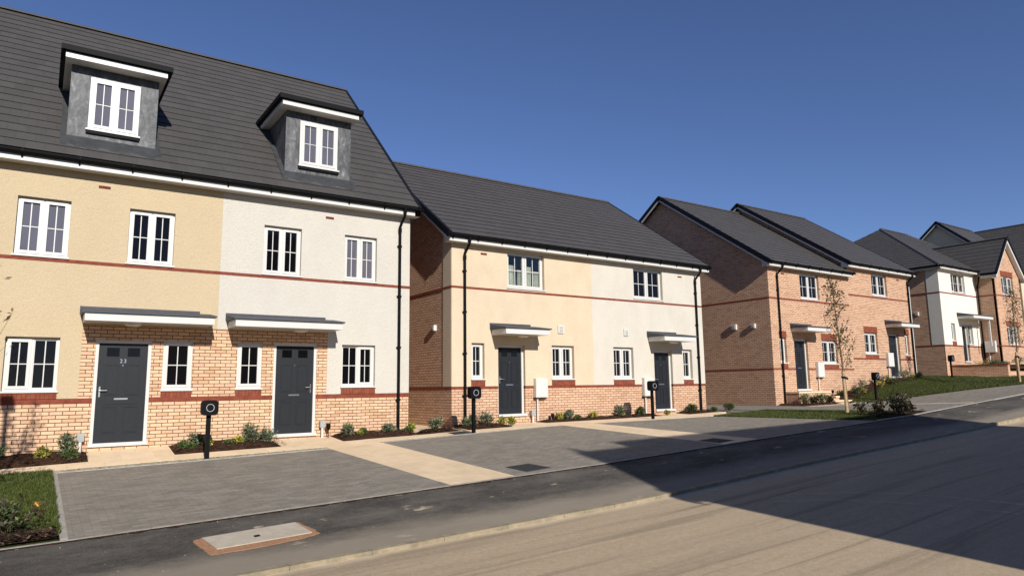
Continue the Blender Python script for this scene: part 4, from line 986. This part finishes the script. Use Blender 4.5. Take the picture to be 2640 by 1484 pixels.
# dusty arcs left by tyres on the road
for k, (pts) in enumerate(([(14.2, 5.35), (12.5, 5.02), (10.8, 4.62), (9.4, 4.1), (8.2, 3.4)], [(13.4, 4.85), (11.8, 4.55), (10.2, 4.15), (8.8, 3.6), (7.7, 2.9)])):
    pass
def dust_mark():
    m = Mat('pale_dust_mark', .95, .1); m.color((.80, .66, .46)); n = m.n
    t = n.new('ShaderNodeBsdfTransparent'); mx = n.new('ShaderNodeMixShader')
    m.l.new(m.ramp(m.noise(5, 5, .8), [(.3, grey(0)), (.75, grey(.5))]), mx.inputs[0]); m.l.new(t.outputs[0], mx.inputs[1]); m.l.new(m.b.outputs[0], mx.inputs[2])
    m.l.new(mx.outputs[0], n['Material Output'].inputs[0]); return m.m
MT['dust'] = dust_mark()
road_o = bpy.data.objects['road']
for pts in ([(9.2, 6.2), (9.76, 5.66), (10.05, 5.18), (10.22, 4.48), (10.25, 3.69), (10.15, 2.8)], [(8.5, 6.2), (9.19, 5.57), (9.5, 4.91), (9.68, 4.24), (9.72, 3.51), (9.6, 2.6)]):
    mb = MB(); P = []
    for i in range(len(pts)-1):
        for t in range(5):
            a, b = Vector(pts[i]), Vector(pts[i+1]); P.append(a.lerp(b, t/5))
    for i in range(len(P)-1):
        dd = (P[i+1]-P[i]).normalized(); nn = Vector((-dd.y, dd.x))*.06
        q = [P[i]-nn, P[i+1]-nn, P[i+1]+nn, P[i]+nn]
        if (q[1]-q[0]).cross(q[3]-q[0]) < 0: q = q[::-1]
        mb.face([(v.x, v.y, g(v.x, v.y)+.006) for v in q])
    mb.build('tyre_mark', 'dust', road_o)

# ================================================================ car charging posts
def charger(x, y, z, label, h=1.16, rot=0):
    t = thing('charging_post', label, 'charging post', (x, y, z), 'car charging posts')
    mb = MB(); mb.prism([(x+.042*cx, y+.03*cy) for cx, cy in ((-1, -1), (1, -1), (1, 1), (-1, 1))], z-.1, z+h-.28, 'z'); mb.build('post', 'black', t, bevel=.008)
    hd = MB(); w, hh, r = .155, .15, .07; pts = []
    for cx, cz, a0 in ((1, 1, 0), (-1, 1, 90), (-1, -1, 180), (1, -1, 270)):
        for k in range(6):
            a = R(a0+90*k/5); pts.append((x+cx*(w-r)+r*math.cos(a), z+h-.16+cz*(hh-r)+r*math.sin(a)))
    hd.prism(pts, y-.13, y+.045, 'y'); hd_o = hd.build('charger_head', 'black', t, bevel=.018)
    rg = MB(); n = 28; zc = z+h-.16
    for k in range(n):
        a0, a1 = 2*math.pi*k/n, 2*math.pi*(k+1)/n; P = lambda a, q, yy: (x+q*math.cos(a), yy, zc+q*math.sin(a))
        rg.face([P(a0, .076, y-.136), P(a1, .076, y-.136), P(a1, .069, y-.136), P(a0, .069, y-.136)][::-1])
        rg.face([P(a0, .076, y-.136), P(a1, .076, y-.136), P(a1, .076, y-.129), P(a0, .076, y-.129)])
        rg.face([P(a0, .069, y-.136), P(a1, .069, y-.136), P(a1, .069, y-.129), P(a0, .069, y-.129)][::-1])
    rg.build('light_ring', 'frame_grey', hd_o)
    sk = MB(); sk.tube([(x, y-.1295, zc), (x, y-.1345, zc)], .05, 20); sk.build('socket', 'black', hd_o)
    if rot: t.rotation_euler.z = rot
    return t
charger(2.95, 15.16, g(2.95, 15.16), 'black charging post before the brick panel between the two nearest doors')
charger(9.2, 15.13, g(9.2, 15.13), 'black charging post before the left corner of the cream and white house')
charger(15.75, 15.3, g(15.75, 15.3), 'black charging post in front of the white render beside a white meter box', 1.17)
charger(27.8, 14.75, g(27.8, 14.75), 'black charging post on the edge of the sloping lawn', 1.12)
charger(36.55, 15.62, .16, 'farthest black charging post, before the low garden wall', 1.09)

# ================================================================ small posts and lights at the walls
def spike_light(x, y, z, label, h=.33):
    t = thing('outdoor_light', label, 'light', (x, y, z), 'small black lights by the doors')
    mb = MB(); mb.tube([(x, y, z-.03), (x, y, z+h-.1)], .012, 6); mb.build('spike', 'black', t)
    mb = MB(); mb.tube([(x, y, z+h-.15), (x, y, z+h-.09), (x, y, z+h)], [.018, .05, .052], 12); mb.build('lamp_head', 'black', t); return t
spike_light(5.90, 16.42, g(5.9, 16.4)-.0, 'small black spike light right of the second nearest door')
spike_light(.60, 16.5, g(.6, 16.5), 'small black spike light behind the leftmost shrubs', .42)
spike_light(12.72, 16.42, g(12.7, 16.4), 'small black spike light between a meter box and a yellow shrub', .24)
spike_light(27.35, 16.3, -.70, 'small black spike light by the steps of the brick house', .4)
def marker(x, y, z, label, h=.4):
    t = thing('utility_marker_post', label, 'post', (x, y, z), 'grey marker posts by the doors')
    mb = MB(); mb.tube([(x, y, z-.05), (x, y, z+h-.14)], .03, 10); mb.build('post', 'box_white', t)
    mb = MB(); mb.box(x-.065, x+.065, y-.04, y+.04, z+h-.16, z+h); mb.build('marker_head', 'box_grey', t, bevel=.01); return t
marker(.83, 16.5, g(.8, 16.5), 'grey marker post left of the door numbered 23')
marker(5.78, 16.5, g(5.8, 16.5), 'grey marker post right of the second nearest door')
marker(12.06, 16.5, g(12, 16.5), 'grey marker post beside the first white meter box', .36)

# ================================================================ vegetation
def leaf_cloud(rng, n, c, rad, size, aspect=.45, up=.3, shell=.0, flat=False):
    """n little leaves in an ellipsoid -> verts, faces"""
    u = rng.normal(size=(n, 3)); u /= np.linalg.norm(u, axis=1)[:, None]
    r = (shell+(1-shell)*rng.random(n))**(1/2.2)
    p = u*r[:, None]*np.array(rad)+np.array(c)
    d1 = u*.7+rng.normal(size=(n, 3))*.7; d1[:, 2] += up; d1 /= np.linalg.norm(d1, axis=1)[:, None]
    d2 = np.cross(d1, rng.normal(size=(n, 3))); d2 /= np.linalg.norm(d2, axis=1)[:, None]
    s = size*(.6+.8*rng.random(n))[:, None]
    v = np.stack([p, p+d1*s*.5+d2*s*aspect*.5, p+d1*s, p+d1*s*.5-d2*s*aspect*.5], 1).reshape(-1, 3)
    return v
def cloud_obj(name, vs, mats, parent=None, seed=0, frac=None, org=(0, 0, 0)):
    v = np.concatenate(vs)-np.array(org); n = len(v)//4
    me = bpy.data.meshes.new(name); me.vertices.add(len(v)); me.vertices.foreach_set('co', v.astype(np.float32).ravel())
    me.loops.add(4*n); me.loops.foreach_set('vertex_index', np.arange(4*n, dtype=np.int32)); me.polygons.add(n)
    me.polygons.foreach_set('loop_start', np.arange(0, 4*n, 4, dtype=np.int32)); me.polygons.foreach_set('loop_total', np.full(n, 4, dtype=np.int32))
    for m in mats: me.materials.append(MT[m])
    if len(mats) > 1:
        rng = np.random.default_rng(seed+99); k = rng.choice(len(mats), size=n, p=frac); me.polygons.foreach_set('material_index', k.astype(np.int32))
    me.update(); me.validate()
    o = bpy.data.objects.new(name, me); C.objects.link(o)
    if parent: o.parent = parent
    return o
KIND = {
 'grey':   dict(mats=['leaf_grey', 'leaf_green'], frac=[.8, .2], size=.075, asp=.32, up=.6, n=420),
 'mound':  dict(mats=['leaf_green', 'leaf_dark'], frac=[.7, .3], size=.035, asp=.5, up=.3, n=900),
 'yellow': dict(mats=['leaf_yellow', 'leaf_green'], frac=[.75, .25], size=.055, asp=.5, up=.4, n=320),
 'dark':   dict(mats=['leaf_dark', 'leaf_green'], frac=[.75, .25], size=.05, asp=.5, up=.4, n=650),
 'red':    dict(mats=['leaf_red', 'leaf_dark'], frac=[.75, .25], size=.075, asp=.55, up=.4, n=420)}
NM = {'grey': 'leafy_shrub', 'mound': 'clipped_shrub', 'yellow': 'golden_shrub', 'dark': 'evergreen_shrub', 'red': 'purple_shrub'}
def shrub(x, y, kind, r, h, label, seed, z=None, n=1., stems=7):
    r *= .82; h *= .80; k = KIND[kind]; z = g(x, y)+.03 if z is None else z; rng = np.random.default_rng(seed)
    t = thing(NM[kind], label, 'shrub', (x, y, z), 'small shrubs in the planting beds'); vs = []
    tips = []
    for i in range(stems):
        a = 2*math.pi*i/stems+rng.random(); q = r*(.25+.5*rng.random()); tips.append((x+q*math.cos(a), y+q*math.sin(a), z+h*(.45+.45*rng.random())))
    tips.append((x, y, z+h*.6))
    N = int(k['n']*n)
    if kind == 'mound':
        vs.append(leaf_cloud(rng, N, (x, y, z+h*.42), (r, r, h*.55), k['size'], k['asp'], k['up'], .45))
    else:
        for c in tips: vs.append(leaf_cloud(rng, N//len(tips), c, (r*.5, r*.5, h*.32), k['size'], k['asp'], k['up']))
        vs.append(leaf_cloud(rng, N//4, (x, y, z+h*.3), (r*.7, r*.7, h*.3), k['size'], k['asp'], k['up']))
    for v in vs: v[:, 2] = np.maximum(v[:, 2], z-.02)
    cloud_obj('foliage', vs, k['mats'], t, seed, k['frac'], (x, y, z))
    st = MB()
    for c in tips: st.tube([(x, y, z-.03), ((x+c[0])/2, (y+c[1])/2, z+(c[2]-z)*.6), c], [.008, .006, .003], 5)
    st.build('stems', 'stem', t)
    return t
SH = [
 (-.55, 16.15, 'grey', .22, .32, 'grey-green shrub at the far left edge of the leftmost bed'),
 (.20, 16.1, 'yellow', .15, .26, 'yellow shrub alone in the leftmost bed, under the window'),
 (.60, 16.25, 'grey', .20, .42, 'tall grey-green shrub in the leftmost bed'),
 (.66, 15.98, 'mound', .17, .22, 'round green mound in front of the tall leftmost shrub'),
 (2.68, 16.15, 'mound', .13, .18, 'small green mound just right of the door numbered 23'),
 (2.78, 15.98, 'mound', .15, .16, 'second green mound, left of the first charging post'),
 (2.95, 16.25, 'grey', .18, .28, 'grey-green shrub right behind the first charging post'),
 (3.14, 16.1, 'yellow', .10, .2, 'yellow shrub just right of the first charging post'),
 (3.58, 16.12, 'mound', .13, .15, 'small green mound halfway between the two nearest doors'),
 (3.80, 16.18, 'yellow', .12, .2, 'yellow shrub left of the big grey bush near the second door'),
 (4.05, 16.25, 'grey', .25, .42, 'biggest grey-green bush, left of the second nearest door'),
 (4.38, 16.2, 'grey', .22, .33, 'grey-green bush touching the left side of the second door'),
 (6.32, 16.25, 'grey', .17, .32, 'grey-green shrub under the white-walled ground window'),
 (6.72, 16.25, 'mound', .12, .2, 'green and yellow mound right of the shrub under the window'),
 (6.60, 16.15, 'yellow', .08, .12, 'tiny yellow plant under the white-walled ground window'),
 (7.38, 16.25, 'grey', .18, .25, 'pale shrub just left of the foot of the first downpipe'),
 (7.85, 16.1, 'mound', .14, .18, 'green mound right of the foot of the first downpipe'),
 (8.03, 16.25, 'yellow', .12, .26, 'yellow shrub at the right corner of the nearest house'),
 (8.60, 16.05, 'grey', .22, .34, 'grey-green shrub in the gap between the two nearest houses'),
 (9.62, 16.2, 'grey', .16, .24, 'low grey shrub at the left corner of the cream house'),
 (9.85, 16.25, 'grey', .10, .3, 'thin grey shrub at the foot of the second downpipe'),
 (10.25, 16.2, 'grey', .25, .38, 'wide grey-green shrub under the narrow cream-wall window'),
 (10.72, 16.15, 'yellow', .13, .24, 'yellow shrub left of the cream house door, nearer the post'),
 (10.98, 16.05, 'yellow', .13, .22, 'yellow shrub directly before the cream house door'),
 (12.98, 16.4, 'yellow', .12, .22, 'yellow shrub right of the first meter box'),
 (13.35, 16.42, 'grey', .16, .3, 'grey-green shrub between the meter box and the second lone yellow shrub'),
 (13.62, 16.35, 'mound', .14, .16, 'green mound under the right ground window of the cream house'),
 (14.3, 16.4, 'yellow', .13, .24, 'lone yellow shrub under the joint of cream and white render'),
 (15.45, 16.4, 'grey', .22, .36, 'grey-green shrub under the left window of the white half'),
 (16.35, 16.4, 'dark', .18, .28, 'dark shrub between a charging post and the white half'),
 (17.35, 16.2, 'yellow', .10, .14, 'tiny yellow plant in front of the white house door'),
 (18.75, 16.35, 'dark', .24, .28, 'dark shrub left of the third downpipe'),
 (19.60, 16.1, 'dark', .13, .14, 'small dark plant at the right corner of the white half'),
 (20.15, 15.9, 'dark', .26, .26, 'dark shrub at the tip of the small lawn'),
 (24.45, 15.75, 'dark', .24, .44, 'first dark bush left of the steps, by the downpipe'),
 (24.95, 15.65, 'red', .24, .36, 'brown bush second from the left before the steps'),
 (25.45, 15.65, 'dark', .26, .46, 'tallest green bush before the steps'),
 (26.0, 15.65, 'red', .22, .34, 'brown bush nearest the steps'),
 (27.9, 16.2, 'dark', .28, .3, 'dark bush at the low left end of the sloping bed'),
 (28.6, 16.0, 'dark', .26, .3, 'second dark bush in the sloping bed'),
 (29.0, 15.9, 'yellow', .18, .24, 'yellow bush low in the sloping bed, left of the post'),
 (29.5, 16.2, 'grey', .42, .52, 'big grey bush behind the fourth charging post'),
 (30.5, 16.0, 'yellow', .26, .3, 'yellow bush right of the fourth charging post'),
 (31.0, 16.3, 'grey', .34, .42, 'olive bush high in the sloping bed'),
 (31.6, 16.0, 'dark', .34, .34, 'dark bush in the middle of the sloping bed'),
 (31.9, 16.35, 'yellow', .2, .34, 'yellow bush at the foot of the meter box conduit'),
 (33.1, 16.2, 'grey', .34, .62, 'tall grey-green bush before the upper brick house door'),
 (34.0, 16.3, 'yellow', .2, .2, 'small orange-yellow plant right of the upper brick house door'),
 (34.8, 16.3, 'dark', .22, .28, 'small dark plant by the last downpipe of the brick house'),
 (40.9, 15.9, 'yellow', .4, .34, 'yellow-green bush at the left on the raised bed'),
 (41.6, 15.8, 'dark', .4, .3, 'dark bush second on the raised bed'),
 (42.5, 15.9, 'dark', .45, .45, 'dark bush in the middle of the raised bed'),
 (43.2, 15.8, 'grey', .35, .36, 'grey bush near the white box on the raised bed'),
 (44.3, 15.5, 'grey', .45, .4, 'grey bush under the brick wing'),
 (45.6, 15.3, 'dark', .5, .4, 'dark bush at the right end of the raised bed'),
]
for i, (x, y, kd, r, h, lab) in enumerate(SH):
    z = None
    if x > 40.2: z = .74 if x < 43.9 else .87
    shrub(x, y, kd, r, h, lab, 11+i, z=z, n=.7 if x > 19 else 1.)
shrub(19.6, 10.85, 'red', .24, .36, 'sparse purple shrub nearest the young tree', 201, n=.35)
shrub(19.4, 10.25, 'red', .24, .46, 'middle purple shrub on the small lawn in shadow', 202, n=.6)
shrub(19.95, 9.98, 'red', .42, .66, 'largest purple-brown shrub by the pavement edging', 203, n=1.4, stems=12)
shrub(20.5, 10.02, 'red', .26, .30, 'low purple-brown shrub at the end of the edging', 204, n=.8)
# rose bush at the lower left
def rose(x, y, r, h, seed, label, fl):
    t = shrub(x, y, 'dark', r, h, label, seed, n=.55, stems=9)
    rng = np.random.default_rng(seed); bm = MB()
    t.name = 'rose_bush'; t['category'] = 'bush'; t['group'] = 'rose bushes'
    for q in fl:
        c = np.array(q); V = leaf_cloud(rng, 9, c, (.012, .012, .012), .032, .8, .2)
        cloud_obj('flower', [V], ['flower'], t, seed, None, tuple(t.location))
    V = leaf_cloud(rng, 160, (x, y, g(x, y)+h*.6), (r, r, h*.45), .07, .55, .2); cloud_obj('bronze_leaves', [V], ['leaf_red'], t, seed, None, tuple(t.location))
    return t
ORIG_keys = None
rose(-.15, 10.15, .34, .42, 301, 'leafy rose bush with orange flowers at the lower left corner', [(.13, 10.25, g(0, 10.2)+.33), (-.32, 9.95, g(-.3, 10)+.28)])
rose(-.75, 10.2, .32, .4, 302, 'rose bush at the left edge, partly out of view', [(-.6, 9.9, g(-.6, 10)+.3)])
# small weeds on the lawn's edge
def blades(name, region, n, hgt, wid, seed, label, keep=None):
    rng = np.random.default_rng(seed); x0, x1, y0, y1 = region
    X = x0+(x1-x0)*rng.random(n); Yv = y0+(y1-y0)*rng.random(n)
    if keep is not None: m = keep(X, Yv); X, Yv = X[m], Yv[m]
    n = len(X); Z = np.array([g(a, b) for a, b in zip(X, Yv)])
    a = rng.random(n)*2*np.pi; L = hgt*(.5+.8*rng.random(n)); w = wid*(.6+.8*rng.random(n)); lean = rng.normal(size=(n, 2))*.35*L[:, None]
    b0 = np.stack([X-np.cos(a)*w, Yv-np.sin(a)*w, Z-.01], 1); b1 = np.stack([X+np.cos(a)*w, Yv+np.sin(a)*w, Z-.01], 1)
    t1 = np.stack([X+lean[:, 0]+np.cos(a)*w*.2, Yv+lean[:, 1]+np.sin(a)*w*.2, Z+L], 1); t0 = np.stack([X+lean[:, 0]-np.cos(a)*w*.2, Yv+lean[:, 1]-np.sin(a)*w*.2, Z+L], 1)
    o = cloud_obj(name, [np.stack([b0, b1, t1, t0], 1).reshape(-1, 3)], ['blade'])
    o['label'] = label; o['kind'] = 'stuff'; o['category'] = 'grass'; return o
blades('grass', (-1.6, .37, 9.9, 15.2), 60000, .05, .006, 1, 'mown lawn at the left between driveway and house')
blades('grass', (18.1, 20.9, 10.2, 14.96), 45000, .045, .010, 2, 'small lawn with the young tree in the middle')
def inpoly(X, Yv, P):
    r = np.zeros(len(X), bool); n = len(P)
    for i in range(n):
        (x1, y1), (x2, y2) = P[i], P[(i+1) % n]; c = ((y1 > Yv) != (y2 > Yv)) & (X < (x2-x1)*(Yv-y1)/(y2-y1+1e-9)+x1); r ^= c
    return r
blades('grass', (27.2, 39.2, 9.9, 16.6), 80000, .045, .016, 3, 'sloping lawn before the brick house and the garden wall', keep=lambda X, Yv: inpoly(X, Yv, LP))

def young_tree(x, y, z, H, label, seed, spread=.55, leaves=520, lean=(0, 0), crown0=.30, lsize=.07):
    rng = random.Random(seed); nr = np.random.default_rng(seed)
    t = thing('young_tree', label, 'tree', (x, y, z), 'young staked trees')
    tr = MB(); path = []; N = 9
    for i in range(N+1):
        f = i/N; path.append(Vector((x+lean[0]*f+.03*math.sin(f*5+seed)*(f > 0), y+lean[1]*f+.03*math.cos(f*4+seed)*f, z-.05+(H+.05)*f)))
    tr.tube(path, [.038*(1-.85*i/N)+.003 for i in range(N+1)], 8); tr.build('trunk', 'bark', t)
    br = MB(); tips = []
    def along(f): k = min(N-1, int(f*N)); return path[k].lerp(path[k+1], f*N-k)
    for i in range(26):
        f = crown0+(.97-crown0)*(i/26)**.9; b = along(f); a = i*2.4+rng.uniform(-.4, .4); L = spread*(1.35-f)*rng.uniform(.7, 1.25)
        d0 = Vector((math.cos(a), math.sin(a), rng.uniform(1.0, 1.9))).normalized()
        p1 = b+d0*L*.5; d1 = (d0+Vector((0, 0, .45))).normalized(); p2 = p1+d1*L*.8
        br.tube([b, p1, p2], [.010, .006, .002], 5, cap=False); tips += [(p1+p2)/2, p2, p1]
        for _ in range(3):
            q = b.lerp(p1, rng.uniform(.5, 1)) if rng.random() < .4 else p1.lerp(p2, rng.random()); dd = (d1+Vector((rng.uniform(-.8, .8), rng.uniform(-.8, .8), .2))).normalized(); e = q+dd*L*.35
            br.tube([q, e], [.004, .0015], 4, cap=False); tips.append(e); tips.append((q+e)/2)
    br.build('branches', 'bark', t)
    per = max(2, leaves//len(tips)); vs = [leaf_cloud(nr, per, tuple(q), (.07, .07, .09), lsize, .5, .1) for q in tips if rng.random() > .18]
    cloud_obj('crown', vs, ['leaf_brown', 'leaf_green'], t, seed, [.75, .25], (x, y, z))
    return t
def stakes(x, y, z, label, h=1.25, both=True):
    t = thing('tree_stake', label, 'stake', (x, y, z), 'wooden tree stakes')
    mb = MB(); mb.tube([(x-.14, y-.05, z-.05), (x-.18, y-.05, z+h*.5), (x-.20, y-.05, z+h)], [.045, .042, .04], 10); mb.build('wooden_stake', 'stake', t)
    if both: mb = MB(); mb.tube([(x+.06, y+.07, z-.05), (x+.03, y+.07, z+h*.85)], .035, 10); mb.build('wooden_stake', 'stake', t)
    mb = MB(); mb.tube([(x-.25, y-.11, z+h*.86), (x-.05, y-.09, z+h*.83), (x+.06, y-.03, z+h*.82), (x+.02, y+.08, z+h*.83), (x-.19, y+.0, z+h*.86), (x-.25, y-.11, z+h*.86)], .028, 6); mb.build('rubber_tie', 'rubber', t)
    return t
young_tree(20.2, 11.6, g(20.2, 11.6), 4.05, 'slim young tree on the small lawn before the brick house', 7, spread=.66, leaves=1500, lean=(-.35, 0))
stakes(20.2, 11.6, g(20.2, 11.6), 'pale wooden stakes with black tie at the young tree on the small lawn')
young_tree(33.75, 11.85, g(33.7, 11.8), 3.85, 'slim young tree at the right edge of the view', 12, spread=.8, leaves=1300, lean=(.1, 0))
stakes(33.75, 11.85, g(33.7, 11.8), 'wooden stakes with black tie at the tree at the right edge')
young_tree(-1.0, 10.9, g(-1.0, 10.9), 3.9, 'young tree at the left edge, only its twig ends in view', 21, spread=1.15, leaves=1000, lsize=.075)
stakes(-1.0, 10.9, g(-1.0, 10.9), 'wooden stakes of the tree left of the view')
# street lamp left of the view (its shadow lies on the nearest brick wall)
lx, ly = -1.50, 9.35; lz = g(lx, ly)
L = thing('street_lamp', 'street lamp left of the view, its shadow on the nearest brick wall', 'lamp', (lx, ly, lz))
mb = MB(); mb.tube([(lx, ly, lz-.1), (lx, ly, lz+1.2)], .075, 12); mb.build('lamp_base', 'steel_dull', L)
mb = MB(); mb.tube([(lx, ly, lz+1.2), (lx, ly, lz+5.45)], [.055, .045], 12); mb.build('lamp_column', 'steel_dull', L)
mb = MB(); mb.box(lx-.09, lx+.12, ly-.12, ly+.16, lz+5.33, lz+5.50); mb.build('lantern', 'steel_dull', L)

# loose stones and grit along the joint of the pavement and driveways
rng = random.Random(4); gr = MB()
for i in range(1500):
    x = rng.uniform(-.5, 22) ; y = 9.55+rng.gauss(0, .03)-.02 if rng.random() < .6 else rng.uniform(7.7, 9.5)
    s = rng.uniform(.003, .008)*(2 if rng.random() < .05 else 1); z = g(x, y)+s*.2
    a = rng.random()*3; c, sn = math.cos(a)*s, math.sin(a)*s
    P = [(x+c, y+sn, z), (x-sn, y+c, z), (x-c, y-sn, z), (x+sn, y-c, z)]; T = (x, y, z+s*.9)
    for k in range(4): gr.face([P[k], P[(k+1) % 4], T])
MT['grit'] = plain('pale_grit', (.22, .20, .17), .9, .2, .4, 20)
o = gr.build('grit', 'grit'); o['kind'] = 'stuff'; o['label'] = 'loose grit on the tarmac pavement'
def chips(regions, n, seed):
    rg = random.Random(seed); cb = MB()
    for k in range(n):
        x0, x1, y0, y1 = rg.choice(regions); x = rg.uniform(x0, x1); y = rg.uniform(y0, y1); z = g(x, y)+rg.uniform(.02, .085)
        a = rg.random()*6.28; l = rg.uniform(.012, .04); w = l*rg.uniform(.25, .5); ti = rg.uniform(-.35, .35)
        c, q = math.cos(a), math.sin(a)
        P = [(x-c*l-q*w, y-q*l+c*w, z-ti*l), (x+c*l-q*w, y+q*l+c*w, z+ti*l), (x+c*l+q*w, y+q*l-c*w, z+ti*l), (x-c*l+q*w, y-q*l-c*w, z-ti*l)]
        cb.face(P if (Vector(P[1])-Vector(P[0])).cross(Vector(P[2])-Vector(P[0])).z > 0 else P[::-1])
    return cb
MT['chip'] = leaf_mat('bark_chip', [(0, (.014, .008, .006)), (.6, (.055, .028, .017)), (.9, (.12, .07, .042)), (1, (.30, .22, .15))], .9)
o = chips([(-1.2, .95, 15.75, 16.55), (2.45, 4.75, 15.75, 16.55), (6.05, 8.05, 15.8, 16.55), (8.15, 9.15, 15.75, 16.2), (9.45, 10.8, 15.75, 16.55), (12.3, 17.1, 16.2, 16.55), (18.3, 19.7, 16.05, 16.5), (-.6, .32, 9.68, 10.2), (-.6, .32, 9.68, 10.0), (19.3, 20.9, 9.7, 10.6), (23.95, 26.3, 15.4, 15.95), (28, 35, 15.9, 16.5)], 7500, 6).build('bark_chips', 'chip')
o['kind'] = 'stuff'; o['label'] = 'bark chips covering the planting beds'
# a ragged dark joint of dirt between the tarmac and the edging kerb
rng = random.Random(9); dj = MB(); N = 420; x0 = -1.0
for i in range(N):
    xa = x0+26*i/N; xb = x0+26*(i+1)/N
    wa = .03+.035*abs(math.sin(xa*7.1)+.6*math.sin(xa*23.7))*(.4+.6*abs(math.sin(xa*1.3))); wb = .03+.035*abs(math.sin(xb*7.1)+.6*math.sin(xb*23.7))*(.4+.6*abs(math.sin(xb*1.3)))
    dj.face([(xa, 9.549-wa, g(xa, 9.549-wa)+.005), (xb, 9.549-wb, g(xb, 9.549-wb)+.005), (xb, 9.549, g(xb, 9.549)+.008), (xa, 9.549, g(xa, 9.549)+.008)])
o = dj.build('dirt_joint', 'soil'); o['kind'] = 'stuff'; o['label'] = 'dark ragged dirt along the pavement edging'
# the sun's colour is taken as nearly white, the surfaces as slightly warmer
for m in bpy.data.materials:
    for n in m.node_tree.nodes:
        if n.type == 'VALTORGB' and n.outputs[0].links and any(l.to_node.type in ('MIX', 'BSDF_PRINCIPLED') for l in n.outputs[0].links):
            E_ = n.color_ramp.elements
            if all(abs(e.color[0]-e.color[1])+abs(e.color[1]-e.color[2]) < 1e-6 for e in E_) and m.name not in ('white_upvc', 'concrete_slab'): continue
            for e in E_: e.color = (e.color[0], e.color[1]*.975, e.color[2]*.93, 1)
bpy.context.view_layer.update()
